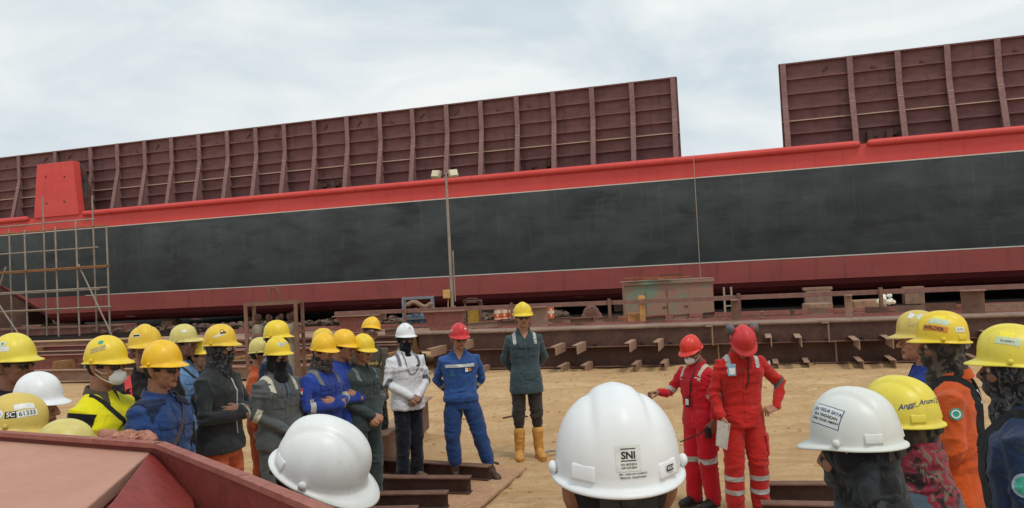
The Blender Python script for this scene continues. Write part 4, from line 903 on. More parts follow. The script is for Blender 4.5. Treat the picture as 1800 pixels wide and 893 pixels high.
cloth('nearblack', (.010, .013, .022)); cloth('bluework', (.022, .055, .17)); C['camo'] = m_cloth('cloth_camo', (.018, .018, .020), ((.055, .058, .062), 26, (.11, .11, .11))); C['camobrown'] = m_cloth('cloth_camo_brown', (.045, .038, .030), ((.11, .09, .065), 14, (.02, .02, .02))); C['plaid'] = m_cloth('cloth_patterned', (.035, .028, .030), ((.13, .11, .10), 30)); C['redscarf'] = m_cloth('cloth_red_scarf', (.26, .03, .05), ((.03, .02, .02), 22, (.16, .12, .09))); C['camodark'] = m_cloth('cloth_camo_dark', (.010, .011, .013), ((.035, .042, .045), 9, (.05, .055, .06)))
BOOT = {'rubber': m_plain('yellow_rubber', (.52, .25, .05), .5, 0, .4, .2, 12), 'brown': m_plain('brown_leather', (.065, .038, .026), .6, 0, .4, .35, 25), 'black': m_plain('black_leather', (.02, .019, .018), .6, 0, .4, .4, 25), 'suede': m_plain('suede', (.16, .11, .07), .9, 0, .2, .3, 25)}
SOLE = m_plain('sole', (.03, .025, .02), .8); BAGM = m_plain('bag_fabric', (.020, .021, .023), .8, 0, .2, .3, 40); BAGB = m_plain('brown_bag', (.22, .11, .045), .7, 0, .3, .3, 30)
PAPER = m_plain('paper', (.50, .46, .42), .8)
# balaclava and neck drape in the head frame
def bala(kind):
    P_ = [ellips((-.012, 0, .012), (.106, .085, .111), 24, 16), ellips((.024, 0, -.052), (.074, .066, .072), 20, 12), ellips((.07, 0, -.085), (.03, .034, .035)), ellips((.088, 0, -.035), (.026, .022, .03))]
    P_.append(limb([(-.02, 0, -.05), (-.02, 0, -.11), (-.03, 0, -.17), (-.03, 0, -.205)], [(.066, .066), (.064, .064), (.072, .072), (.085, .085)], 18))
    for sd in (1, -1): P_.append(ellips((-.016, sd*.078, -.012), (.032, .026, .042)))
    if kind == 'drape':
        P_.append(limb([(-.05, 0, -.03), (-.06, 0, -.1), (-.06, 0, -.185)], [(.07, .045), (.08, .048), (.09, .055)], 18)); P_.append(limb([(.02, 0, -.10), (.02, 0, -.15), (.025, 0, -.19)], [(.058, .055), (.066, .06), (.075, .06)], 16))
    V, F, N = remesh(P_, .0062, 2)
    f_ = vnoise(V*np.array([22, 22, 38])+4)-.5; V = V+N*(f_*(.014 if kind == 'drape' else .006))[:, None]*np.clip((-V[:, 2]-.0)/.06, .1, 1)[:, None]
    cen = V[np.asarray(F)].mean(1)
    eye = (cen[:, 0] > .048) & (abs(cen[:, 1]) < .058) & (cen[:, 2] > -.024) & (cen[:, 2] < .05)
    return V, np.asarray(F)[~eye]
BAL = {'plain': bala('plain'), 'drape': bala('drape')}
def scarf_geo():
    P_ = [limb([(-.035, 0, -.075), (-.03, 0, -.12), (-.03, 0, -.17), (-.035, 0, -.205)], [(.075, .078), (.088, .085), (.1, .095), (.105, .1)], 18), ellips((.03, 0, -.085), (.07, .066, .05)), ellips((.04, 0, -.15), (.06, .07, .04))]
    V, F, N = remesh(P_, .0062, 1); f_ = abs(vnoise(V*np.array([20, 20, 45])+4)-.5); return V+N*((.2-f_)*.03)[:, None], F
SCARF = scarf_geo()
def mask_geo():
    V, F, N = remesh([ellips((.066, 0, -.064), (.056, .05, .05), 20, 14), ellips((.095, 0, -.05), (.03, .018, .032))], .005, 2); cen = V[np.asarray(F)].mean(1); return V, np.asarray(F)[cen[:, 0] > .045]
MASKG = mask_geo()

def persp(name_label, px, py, Y, yaw, helm='yellow', **k):
    return person(name_label, px, py, Y, yaw, helm, **k)
POSES = {
 'folded': dict(L=((.0, .240, 1.10), (.165, .045, .93), 'fold', (.55, -.75, -.35), (.8, .1, .5)), Rr=((.0, -.240, 1.10), (.175, -.03, .955), 'fold', (.45, .8, -.4), (.85, .1, .4))),
 'back': dict(L=((-.10, .255, 1.12), (-.19, .10, .93), 'relaxed', (-.1, -.8, -.5), (-1, 0, .2)), Rr=((-.10, -.255, 1.12), (-.20, -.08, .93), 'relaxed', (-.1, .8, -.5), (-1, 0, .2))),
 'crossed': dict(L=((.05, .26, 1.11), (.185, -.03, 1.13), 'relaxed', (-.45, -1, .1), (1, -.3, .1)), Rr=((.05, -.26, 1.11), (.205, .03, 1.10), 'relaxed', (-.45, 1, .1), (1, .3, .1))),
 'side': dict(L=((-.02, .240, 1.10), (.03, .27, .86), 'relaxed', (.12, -.05, -1), (0, 1, 0)), Rr=((-.02, -.240, 1.10), (.03, -.27, .86), 'relaxed', (.12, .05, -1), (0, -1, 0))),
}
def hand_mat(w, d, nback, side):
    """matrix of hand frame: x = finger direction, z = back of the hand, y = thumb side mirrored for the right"""
    x = np.array(d, float); x /= np.linalg.norm(x); z = np.array(nback, float); z = z-x*(z@x); z /= np.linalg.norm(z); y = np.cross(z, x)
    M_ = np.eye(4); M_[:3, 0] = x; M_[:3, 1] = y*side; M_[:3, 2] = z; M_[:3, 3] = w; return M_
NP = [0]
def person(label, px, py, Y, yaw, helm='yellow', skin='mid', nod=0, turn=0, tilt=0, lean=0, pose='side', top='royal', bottom=None, kind='coverall', hem=.80, boots='brown', face='bare', fm=None, glasses=None, low=False, arms=None, legs=None, wide=1.0, deco=(), helmdeco=(), hair=True, band=BANDG, sleeve=1.0, bootsz=.26, zfix=None, roll_h=0, collar=True, helmet_scale=1.0, arm_dx=0, loose=1.0, vneck=None):
    NP[0] += 1; seed = NP[0]*3.7
    yaw = R(yaw); tl = math.tan(R(lean)); lx = lambda z: max(0, z-.95)*tl
    piv = np.array([lx(1.46)-.012, 0, 1.478])
    HM = Matrix.Translation(Vector(piv)) @ Matrix.Rotation(R(turn), 4, 'Z') @ Matrix.Rotation(R(nod), 4, 'Y') @ Matrix.Rotation(R(tilt), 4, 'X') @ Matrix.Translation((.04, 0, .115))
    hc = HM @ Vector((0, 0, .165))
    wpt = at(px, py, Y); base_z = zfix or 0
    s = (wpt[2]-base_z)/max(hc.z, 1.3)
    cy, sy_ = math.cos(yaw), math.sin(yaw); hx, hy = hc.x*s, hc.y*s
    root = empty('person', (wpt[0]-(hx*cy-hy*sy_), wpt[1]-(hx*sy_+hy*cy), base_z), yaw, s)
    tag(root, label, 'person', 'people gathered in the yard')
    P_ = arms or POSES[pose]; A = {}
    for sd, key in ((1, 'L'), (-1, 'Rr')):
        e, w, hk, hd, hn = P_[key]; sh = np.array([lx(1.36)-.005, sd*.165*wide, 1.345]); dx = lx(1.1)
        A[sd] = (sh, np.array(e)+np.array([dx, 0, 0]), np.array(w)+np.array([dx, 0, 0]), hk, hd, hn)
    Lg = legs or {1: ((0, .09, .88), (.02, .105, .49), (-.015, .115, .09), 8), -1: ((0, -.09, .88), (.02, -.105, .49), (-.015, -.115, .09), -8)}
    vb = .016 if low else .0135
    # --- body (skin) as one mesh
    parts = [loft([(0, 0, .86, .08, .13), (0, 0, .95, .085, .14), (lx(1.1), 0, 1.1, .08, .125), (lx(1.25), 0, 1.25, .095, .145), (lx(1.36)-.005, 0, 1.36, .075, .15), (lx(1.41)-.01, 0, 1.41, .05, .07)], 18)]
    nb = np.array(HM @ Vector((-.03, 0, -.07)))
    parts.append(limb([(lx(1.36)-.012, 0, 1.36), (lx(1.42)-.012, 0, 1.42), tuple(nb)], [.06, .055, .053], 14))
    for sd in (1, -1):
        sh, e, w, *_ = A[sd]; parts.append(limb([sh*np.array([1, .8, 1]), sh, (sh+e)/2, e, (e+w)/2, w], [.045, .045, .038, .034, .034, .024], 10, smooth=False))
        a, b, c_, _ = Lg[sd]; parts.append(limb([a, b, c_], [.072, .045, .032], 10, smooth=False)); parts.append(limb([(c_[0]-.02, c_[1], .04), (c_[0]+.1, c_[1]+.01*sd, .035)], [.03, .028], 8, smooth=False))
    V, F, N = remesh(parts, .017, 1); Vs = [V]; Fs = [np.asarray(F)]; mi = [np.zeros(len(F), int)]; off = len(V)
    HMn = np.array(HM); Vs.append(HV@HMn[:3, :3].T+HMn[:3, 3]); Fs.append(np.asarray(HF)+off); mi.append(HMI); off += len(HV)
    for sd in (1, -1):
        sh, e, w, hk, hd, hn = A[sd]; hV, hF, _ = HANDS[hk]; M_ = hand_mat(w, hd, hn, -sd if False else 1.0)
        # choose mirror so that the thumb lies on the anatomical side
        x = M_[:3, 0]; z = M_[:3, 2]; y = np.cross(z, x)*(-sd); M_[:3, 1] = y
        Vs.append(hV@M_[:3, :3].T+M_[:3, 3]); ff = np.asarray(hF)+off
        if sd > 0: ff = ff[:, ::-1]
        Fs.append(ff); mi.append(np.zeros(len(ff), int)); off += len(hV)
    body = mesh_obj('body', np.concatenate(Vs), np.concatenate(Fs), [SK[skin], LIP], root, mi=np.concatenate(mi))
    # --- clothes
    wd = wide; lo_ = loose
    tsec = lambda zz, a, b, dx=0: (lx(zz)+dx, 0, zz, a, b*wd)
    hw_ = 1/min(wd, 1.0) if kind == 'jacket' and hem < .87 else 1; tors = [tsec(hem, .128+.014*(hw_ > 1 or (kind == 'jacket' and hem < .87)), .186*hw_), tsec(hem+.06, .134+.01*(kind == 'jacket'), .188*hw_), tsec(.95 if hem < .93 else hem+.09, .126+.006*(kind == 'jacket'), .174*hw_), tsec(1.06, .118, .166, .004), tsec(1.17, .124, .176, .008), tsec(1.27, .128, .188, .008), tsec(1.33, .112, .184), tsec(1.375, .090, .160, -.006), tsec(1.408, .074, .116, -.012), tsec(1.438, .058, .072, -.018)]
    tshell = [loft(tors, 26)]
    cuf = {}
    for sd in (1, -1):
        sh, e, w, *_ = A[sd]; wr = w-(w-e)/np.linalg.norm(w-e)*.012 if sleeve > .99 else e+(w-e)*(sleeve-.5)*2
        tshell.append(limb([sh*np.array([1, .72, 1])+np.array([0, 0, -.005]), sh, sh+(e-sh)*.45, e, (e+wr)/2, wr], [.056, .060, .052, .047, .045, .040], 14, smooth=False))
    legs_ = []
    for sd in (1, -1):
        a, b, c_, _ = Lg[sd]; a = np.array(a); b = np.array(b); c_ = np.array(c_)
        end = c_ if boots not in ('rubber', 'brown') else b+(c_-b)*(.28 if boots == 'rubber' else .66)
        legs_.append(limb([a+np.array([0, 0, -.01]), a+(b-a)*.35, b, b+(end-b)*.55, end], [(.086, .095), (.090*lo_, .096*lo_), (.076*lo_, .084*lo_), (.072*lo_, .080*lo_), (.066*lo_, .074*lo_) if boots != 'rubber' else (.062, .064)], 16, smooth=False))
    hips = [loft([(0, 0, .80, .108, .145), (0, 0, .88, .118, .165), (0, 0, .96, .110, .156), (0, 0, 1.0, .100, .148)], 24)]
    def wrinkle(V, N, amp, sc):
        q = V*np.array([7, 7, 13])*sc+seed; w_ = vnoise(q*.4+3)*2.2; q2 = q+np.stack([w_, w_*.7, w_*1.6], 1)
        r1 = 1-abs(2*vnoise(q2)-1); r2 = 1-abs(2*vnoise(q2*2.1+5)-1)
        d = (r1**2-.35)*amp+(r2**2-.35)*amp*.45
        loc_ = np.full(len(V), .55)
        jp = [A[1][1], A[-1][1], np.array(Lg[1][1]), np.array(Lg[-1][1]), np.array([.05, 0, .8]), np.array([0, 0, .98]), np.array(Lg[1][2]), np.array(Lg[-1][2]), A[1][0]+np.array([.02, -.03, -.06]), A[-1][0]+np.array([.02, .03, -.06])]
        for p in jp: loc_ += .95*np.exp(-(np.linalg.norm(V-p, axis=1)/.11)**2)
        return V+N*(d*loc_)[:, None]
    vox = .013 if low else .0095
    surf = {}
    if kind == 'coverall' and (bottom is None or bottom == top):
        V, F, N = remesh(tshell+legs_+hips, vox, 2); V = wrinkle(V, N, .013, 1); F = np.asarray(F)
        # waist belt pinch
        pz = np.exp(-((V[:, 2]-.99)/.02)**2); V = V-N*(pz*.006)[:, None]
        cl_ = mesh_obj('coverall', V, F, C[top], root); surf['top'] = surf['bot'] = (V, F); topo = boto = cl_
    else:
        V, F, N = remesh(tshell, vox, 2); V = wrinkle(V, N, .013, 1); F = np.asarray(F); topo = mesh_obj('jacket', V, F, C[top], root); surf['top'] = (V, F)
        V, F, N = remesh(legs_+hips, vox, 2); V = wrinkle(V, N, .014, 1); F = np.asarray(F); boto = mesh_obj('trousers', V, F, C[bottom or 'navy'], root); surf['bot'] = (V, F)
    if vneck:
        patch('open_neckline', surf['top'], [((0, 0, 1.445), (0, 0, 1)), ((.06, 0, 1.345), (0, 1, -.62)), ((.06, 0, 1.345), (0, -1, -.62)), ((0, 0, 1.30), (-1, 0, 0))], SK[skin] if vneck is True else C[vneck], topo, off=.006, normal=(1, 0, .3), mind=.1)
    if collar:
        for sd in (1, -1):
            cl2_ = []; n_ = 10
            for i in range(n_+1):
                a_ = math.pi-(math.pi-(.72 if vneck else .4))*i/n_; c_, s_ = math.cos(a_), math.sin(a_)*sd
                fz = max(0, c_); z0_ = 1.474-.030*(1-(-c_+1)/2)-.008*fz; r0_, r1_ = .066+.004*fz, .088+.016*fz
                cx0 = lx(1.44)-.014
                cl2_.append([(cx0+r0_*c_*1.0, r0_*s_, z0_), (cx0+(r0_+.010)*c_, (r0_+.010)*s_, z0_+.004), (cx0+r1_*c_*1.06, r1_*s_, z0_-.040-.03*fz), (cx0+(r1_-.006)*c_*1.06, (r1_-.006)*s_, z0_-.045-.03*fz)])
            vv = [p for q in cl2_ for p in q]; ff = []
            for i in range(n_):
                for k_ in range(4): ff.append((i*4+k_, i*4+(k_+1) % 4, (i+1)*4+(k_+1) % 4, (i+1)*4+k_))
            ff += [(0, 1, 2, 3), tuple(n_*4+k_ for k_ in (3, 2, 1, 0))]
            g = G(); g.add(vv, ff); g.build('collar', C[top] if collar is True else C[collar], topo, smooth=False)
    # --- boots
    for sd in (1, -1):
        a, b, c_, toe = Lg[sd]; c_ = np.array(c_); b = np.array(b); ta = R(toe); ft = np.array([math.cos(ta), math.sin(ta), 0]); zf = c_[2]-.09
        base = np.array([c_[0], c_[1], zf])
        hi = base+(b-base)*(.62 if boots == 'rubber' else (.36 if boots == 'brown' else .24)); hi[2] = max(hi[2], zf+.15)
        sh_ = [limb([base+np.array([0, 0, .09]), (base+hi)/2+np.array([0, 0, .03]), hi], [.054, .058, .066 if boots == 'rubber' else .060], 14, smooth=False),
               limb([base-ft*.045+np.array([0, 0, .05]), base+ft*.03+np.array([0, 0, .058]), base+ft*.12+np.array([0, 0, .045]), base+ft*.175+np.array([0, 0, .038])], [(.042, .048), (.045, .054), (.052, .044), (.046, .038)], 14, smooth=False)]
        V, F, N = remesh(sh_, .009, 2); V[:, 2] = np.maximum(V[:, 2], zf+.012); V += N*((vnoise(V*np.array([20, 20, 40])+seed)-.5)*.008)[:, None]
        bt = mesh_obj('boot', V, F, BOOT[boots], root)
        so_ = [base+ft*x_+np.array([-ft[1], ft[0], 0])*y_ for x_, y_ in ((-.088, .026), (-.088, -.026), (-.06, -.04), (.03, -.04), (.11, -.052), (.18, -.042), (.212, 0), (.18, .042), (.11, .052), (.03, .04), (-.06, .04))]
        so_ = [q*np.array([1, 1, 0])+np.array([0, 0, zf]) for q in so_]; g = G(); g.prism(so_, (0, 0, .022)); g.build('sole', SOLE if boots != 'rubber' else BOOT['rubber'], bt)
    # --- face and head things
    def H(name, V, F, mat, par=root, smooth=True): return mesh_obj(name, np.asarray(V), F, mat, par, smooth, M=HM)
    if hair: H('hair', HAIR[0], HAIR[1], HAIRM)
    if face in ('bare', 'mask', 'bala', 'drape', 'scarf') and not glasses and not low:
        for sd in (1, -1):
            v, f = ellips((.0665, sd*.031, -.009), (.013, .013, .0125), 12, 8); e_ = H('eye', v, f, EYEW)
            v, f = ellips((.0755, sd*.031, -.009), (.005, .0062, .0062), 10, 6); H('iris', v, f, EYED, e_)
            v, f = limb([(.083, sd*.014, .013), (.084, sd*.032, .019), (.072, sd*.05, .013)], [.003, .0042, .002], 8); H('eyebrow', v, f, HAIRM)
    if face in ('bala', 'drape'): V, F = BAL['plain' if face == 'bala' else 'drape']; H('balaclava', V, F, C[fm or 'black'])
    if face == 'scarf': H('scarf', SCARF[0], SCARF[1], C[fm or 'plaid'])
    if face == 'mask':
        mo = H('face_mask', MASKG[0], MASKG[1], MASKW)
        for sd in (1, -1):
            g = G()
            for zz in (-.03, -.095):
                v, f = limb([(.07, sd*.048, zz), (.03, sd*.068, (zz-.03)/2-.01), (-.012, sd*.088, -.022+(zz+.06)*.4)], [.0022]*3, 6); g.add(v@HMn[:3, :3].T+HMn[:3, 3], f)
            g.build('ear_loop', MASKW, mo)
    if glasses:
        fm_ = FRAMEW if glasses == 'pale' else FRAME
        g = G()
        for sd in (1, -1):
            v, f = limb([(.078, sd*.058, .004), (.04, sd*.075, .004), (-.015, sd*.084, 0)], [.003, .003, .003], 6); g.add(v, f)
        v, f = limb([(.076, .058, .008), (.092, .03, .008), (.096, 0, .004), (.092, -.03, .008), (.076, -.058, .008)], [.0038]*5, 6); g.add(v, f)
        go = H('sunglasses' if glasses != 'clear' else 'safety_glasses', np.array(g.v), g.f, fm_)
        for sd in (1, -1):
            v, f = ellips((0, 0, 0), (.005, .027, .018), 14, 8, Matrix.Rotation(sd*.32, 3, 'Z')); H('lens', v+np.array([.087, sd*.031, -.009]), f, GLASS if glasses != 'clear' else CLEAR, go)
    # --- hard hat
    HH = HM @ Matrix.Rotation(R(-4), 4, 'Y') @ Matrix.Rotation(R(roll_h), 4, 'Z') @ Matrix.Translation((0, 0, .030)) @ Matrix.Scale(helmet_scale, 4)
    hat = link(HELM, 'hard_hat', root, HC[helm], HH)
    for m_ in LUGS: link(m_, 'accessory_lug', hat, HC[helm])
    link(K1, 'knob', hat, HC[helm]); link(K2, 'knob', hat, HC[helm]); link(HBAND, 'headband', hat, band)
    for dd in helmdeco: helmet_deco(hat, *dd)
    ctx = dict(root=root, A=A, Lg=Lg, surf=surf, top=topo, bot=boto, HM=HM, lx=lx, hat=hat, C=C, topname=top, seed=seed)
    for fn in deco: fn(ctx)
    return ctx
def sph(az, el): a_, e_ = R(az), R(el); return np.array([math.cos(e_)*math.cos(a_), math.cos(e_)*math.sin(a_), math.sin(e_)])
def helmet_deco(hat, what, az, el, size, mat, text=None, roll=0, bold=.02, slant=0, off=.0012, name=None, zc=.06, space=1.0):
    n_ = sph(az, el); base = np.array([0, 0, .038]); h = HBVH.ray_cast(Vector(base+n_*.4), Vector(-n_), 1); c_ = np.array(h[0]); nn = np.array(h[1]); nn = nn if nn@n_ > 0 else -nn
    if what == 'text': geo = text_geo(text, size, bold, slant, space)
    elif what == 'plate': geo = grid_geo(size[0], size[1])
    elif what == 'frame':
        w, h_, tk = size; V = []; F = []
        for (cx, cy_, ww, hh) in ((0, h_/2, w, tk), (0, -h_/2, w, tk), (w/2, 0, tk, h_-tk), (-w/2, 0, tk, h_-tk)):
            v, f = grid_geo(ww, hh, 8 if ww > hh else 1, 8 if hh > ww else 1); o_ = len(V); V += [(x+cx, y+cy_, 0) for x, y, _ in v]; F += [tuple(i+o_ for i in q) for q in f]
        geo = (np.array(V), F)
    elif what == 'disc': geo = disc_geo(size)
    elif what == 'ring': geo = disc_geo(size, r0=size*.72)
    V, F = project(geo, HBVH, c_, nn, (0, 0, 1), off, R(roll))
    mesh_obj(name or {'text': 'lettering', 'plate': 'sticker', 'disc': 'sticker', 'ring': 'emblem', 'frame': 'sticker_border'}[what], V, F, mat, hat, smooth=False)
# ---- clothing details
def unit(v): v = np.array(v, float); return v/np.linalg.norm(v)
def frame_of(t): t = unit(t); a = unit(np.cross(t, [0, 0, 1.0]) if abs(t[2]) < .9 else np.cross(t, [0, 1.0, 0])); return t, a, np.cross(t, a)
def arm_band(fr, mat=REFL, half=.024, sides=(1, -1), seg='fore'):
    def fn(c):
        for sd in sides:
            sh, e, w = c['A'][sd][:3]; p0, p1 = (e, w) if seg == 'fore' else (sh, e); p = p0+(p1-p0)*fr; t_, a_, b_ = frame_of(p1-p0)
            patch('reflective_band', c['surf']['top'], boxplanes(p, (t_, a_, b_), (half, .075, .075)), mat, c['top'], off=.003)
    return fn
def leg_band(fr, mat=REFL, half=.022, sides=(1, -1)):
    def fn(c):
        for sd in sides:
            a, b, d = [np.array(q) for q in c['Lg'][sd][:3]]; p = b+(d-b)*fr; t_, a_, b_ = frame_of(d-b)
            patch('reflective_band', c['surf']['bot'], boxplanes(p, (t_, a_, b_), (half, .098, .098)), mat, c['bot'], off=.003)
    return fn
def shoulder_band(mat=REFL, w=.02, y=.115):
    def fn(c):
        for sd in (1, -1):
            patch('shoulder_stripe', c['surf']['top'], boxplanes((c['lx'](1.38), sd*y, 1.36), ((1, 0, 0), (0, 1, 0), (0, 0, 1)), (.16, w, .085)), mat, c['top'], off=.003, normal=(.1, 0, 1), mind=.25)
    return fn
def chest_band(z, mat=REFL, h=.02, hw=.155):
    def fn(c): patch('chest_stripe', c['surf']['top'], boxplanes((.1+c['lx'](z), 0, z), ((1, 0, 0), (0, 1, 0), (0, 0, 1)), (.14, hw, h)), mat, c['top'], off=.008, normal=(1, 0, 0), mind=.1)
    return fn
def rect(name, y, z, w, h, mat=None, off=.004, part='top', n_=(1, 0, 0), back=False, x=.1):
    def fn(c):
        m_ = mat or C[c['topname']]; patch(name, c['surf'][part], boxplanes((x+c['lx'](z), y, z), ((1, 0, 0), (0, 1, 0), (0, 0, 1)), (.15, w/2, h/2)), m_, c[part], off=off, normal=n_, mind=.05)
    return fn
def pockets(c):
    for sd in (1, -1):
        rect('pocket', sd*.085, 1.215, .105, .12, off=.005)(c); rect('pocket_flap', sd*.085, 1.268, .112, .038, off=.009)(c)
    rect('placket', 0, 1.12, .038, .52, off=.004)(c)
def thigh_pocket(sides=(1,), z=.66):
    def fn(c):
        for sd in sides:
            a, b, d = [np.array(q) for q in c['Lg'][sd][:3]]; t_ = (.88-z)/(.88-.49); p = a+(b-a)*t_
            for nm, dz, hh, of in (('thigh_pocket', 0, .085, .012), ('pocket_flap', .075, .028, .018)):
                patch(nm, c['surf']['bot'], boxplanes((p[0]+.0, p[1]+sd*.08, p[2]+dz), ((1, 0, 0), (0, 1, 0), (0, 0, 1)), (.075, .07, hh)), c['bot'].data.materials[0], c['bot'], off=of, normal=(.25, sd, 0), mind=.1)
    return fn
def ctext(txt, size, pos, n_, mat, bold=.02, part='top', name='lettering', up=(0, 0, 1), roll=0):
    def fn(c):
        V, F = c['surf'][part]; bv = bvh_of(V, F); q, f = project(text_geo(txt, size, bold), bv, pos, n_, up, .005, R(roll)); mesh_obj(name, q, f, mat, c[part], smooth=False)
    return fn
def cdisc(r, pos, n_, mat, part='top', name='badge', ring=False, off=.005):
    def fn(c):
        V, F = c['surf'][part]; bv = bvh_of(V, F); q, f = project(disc_geo(r, r0=r*.7 if ring else 0), bv, pos, n_, (0, 0, 1), off); mesh_obj(name, q, f, mat, c[part], smooth=False)
    return fn
def strap(pts, mat, w=.02, name='strap', part='top', off=.006, th=.004):
    """ribbon or cord lying on the clothes: pts are (pos, inward direction)"""
    def fn(c):
        V, F = c['surf'][part]; bv = bvh_of(V, F); P_ = [np.array(p, float) for p in pts]; Q = []
        for i in range(len(P_)-1):
            for k_ in range(7):
                p = P_[i]+(P_[i+1]-P_[i])*k_/7; Q.append(p)
        Q.append(P_[-1]); out = []
        for p in Q:
            h = bv.find_nearest(Vector(p)); n_ = np.array(p)-np.array(h[0]); ax = np.array([c['lx'](p[2]), 0, p[2]-.02]); o_ = unit(p-ax); q = np.array(h[0])+o_*off; out.append(q)
        out = np.array(out); out[1:-1] = (out[:-2]+out[1:-1]*2+out[2:])/4; g = G()
        vv = []; ff = []
        for i, q in enumerate(out):
            t_ = unit(out[min(i+1, len(out)-1)]-out[max(i-1, 0)]); ax = np.array([c['lx'](q[2]), 0, q[2]-.02]); o_ = unit(q-ax); sd_ = unit(np.cross(t_, o_)); o2 = np.cross(sd_, t_)
            vv += [q-sd_*w/2, q+sd_*w/2, q+sd_*w/2+o2*th, q-sd_*w/2+o2*th]
        for i in range(len(out)-1):
            for k_ in range(4): ff.append((i*4+k_, i*4+(k_+1) % 4, (i+1)*4+(k_+1) % 4, (i+1)*4+k_))
        ff += [(0, 1, 2, 3), tuple((len(out)-1)*4+k_ for k_ in (3, 2, 1, 0))]
        g.add(vv, ff); g.build(name, mat, c['root'])
    return fn
# ------------------------------------------------------------------ the crowd
PL = lambda *a, **k: person(*a, **k)
D3 = lambda w, a, e, m, **k: (w, a, e) + (m,)
def hd(what, az, el, size, mat, **k): return (what, az, el, size, mat, k.get('text'), k.get('roll', 0), k.get('bold', .02), k.get('slant', 0), k.get('off', .0012), k.get('name'), .06, k.get('space', 1.0))
# near helmets, seen from behind
def ear_cups(c):
    pass
c = person('person at front centre seen from behind in clean white hard hat with small black emblem', 1077, 676, 1.45, 91, 'white', top='navy', pose='side', nod=0, face='bare', hair=True, low=False, band=BAND, skin='mid',
  helmdeco=[hd('plate', 181, 3, (.040, .040), STK, off=.0007), hd('text', 181, 5, .0155, BLK, text='SNI', bold=.03, off=.0014), hd('plate', 181, 10.2, (.024, .0016), BLK), hd('plate', 181, 1.2, (.024, .0016), BLK),
   hd('text', 181, -1.5, .0042, BLK, text='ISO 3873:2012'), hd('text', 181, -4, .0042, BLK, text='LSPr-277-IDN'), hd('plate', 184, -9.5, (.042, .0085), STK, off=.0007), hd('text', 184, -8.5, .0034, BLK, text='MSA - HARD HAT V-GARD E3'), hd('text', 184, -10.8, .0034, BLK, text='Made in ID - Tanggal Produksi')])
# small name plate on the right rear lug
lug = c['hat']
g = G(); M_ = Matrix.Rotation(math.pi+.75, 3, 'Z') @ Matrix.Rotation(-.2, 3, 'Y'); nrm = M_ @ Vector((1, 0, 0)); sdv = M_ @ Vector((0, 1, 0)); p = Vector((-.088, -.066, .016))+nrm*.0075
def flat(parent, geo, p, right, up, mat, name):
    V, F = geo; V = [tuple(Vector(p)+Vector(right)*x+Vector(up)*y) for x, y, _ in V]; mesh_obj(name, np.array(V), F, mat, parent, smooth=False)
upv = Vector((0, 0, 1)); rgt = upv.cross(nrm)
flat(lug, grid_geo(.017, .010, 1, 1), p+nrm*.0012+upv*.001, rgt, upv, BLK, 'name_plate'); flat(lug, text_geo('MSA', .0085, .02), p+nrm*.0022+upv*.001, rgt, upv, WHT, 'lettering'); flat(lug, text_geo('MSA Safety', .003), p+nrm*.0022-upv*.007, rgt, upv, BLK, 'lettering')
g = G(); v, f = limb([(-.09, .035, -.10), (-.112, .022, -.062), (-.116, 0, -.054), (-.112, -.022, -.062), (-.09, -.035, -.10)], [.005]*5, 8); mesh_obj('nape_strap', v, f, C['maroon'], c['root'], M=c['HM'])
person('person at bottom left centre in a scuffed white hard hat tilted right', 600, 744, 2.0, -2, 'scuffed', top='dark', pose='side', nod=27, tilt=14, low=True, band=BAND, skin='dark')
person('person at lower right, cream white hard hat with slogan sticker, dark camouflage hood', 1487, 681, 2.12, 128, 'cream', top='dark', pose='side', nod=6, face='drape', fm='camodark', band=BAND, skin='mid',
  helmdeco=[hd('plate', 72, 20, (.099, .054), BLUP, off=.0006, roll=-7), hd('plate', 72, 20, (.095, .050), STK, off=.0010, roll=-7), hd('text', 72, 27.5, .0125, BLUP, text='JIKA TEGUR SAYA', bold=.018, roll=-7, off=.0018), hd('text', 72, 19.5, .0112, BLK, text='BILA TINDAKAN', bold=.02, roll=-7, off=.0018), hd('text', 72, 12.5, .0100, BLK, text='KERJA TIDAK AMAN', bold=.018, roll=-7, off=.0018)])
person('person in a yellow hard hat with handwritten name, red patterned scarf round the neck', 1572, 661, 2.5, 128, 'lemon', top='greyblue', pose='side', nod=4, face='bala', fm='camobrown', band=BAND, deco=[lambda c: mesh_obj('scarf', SCARF[0], SCARF[1], C['redscarf'], c['root'], M=c['HM'] @ Matrix.Translation((-.01, 0, -.01)))],
  helmdeco=[hd('text', 150, 14, .022, BLUP, text='Anggi_Arum12', slant=.5, roll=8, bold=.012)])
person('person in blue facing left with a dirty stickered yellow hard hat and bare light face', 1610, 546, 4.6, 168, 'tan', top='royal', pose='side', face='bare', skin='light', collar=True,
  helmdeco=[hd('plate', 100, 42, (.075, .05), STG, roll=10), hd('plate', 60, 12, (.05, .02), GLD), hd('plate', 45, 45, (.03, .04), STK)])
def pack_straps(side_mat=BAGM):
    def fn(c):
        for sd in (1, -1):
            strap([(.10, sd*.12, 1.08), (.14, sd*.115, 1.22), (.12, sd*.105, 1.33), (.03, sd*.10, 1.43), (-.08, sd*.10, 1.39), (-.14, sd*.11, 1.25), (-.13, sd*.14, 1.08)], side_mat, .042, 'backpack_strap', off=.004, th=.008)(c)
    return fn
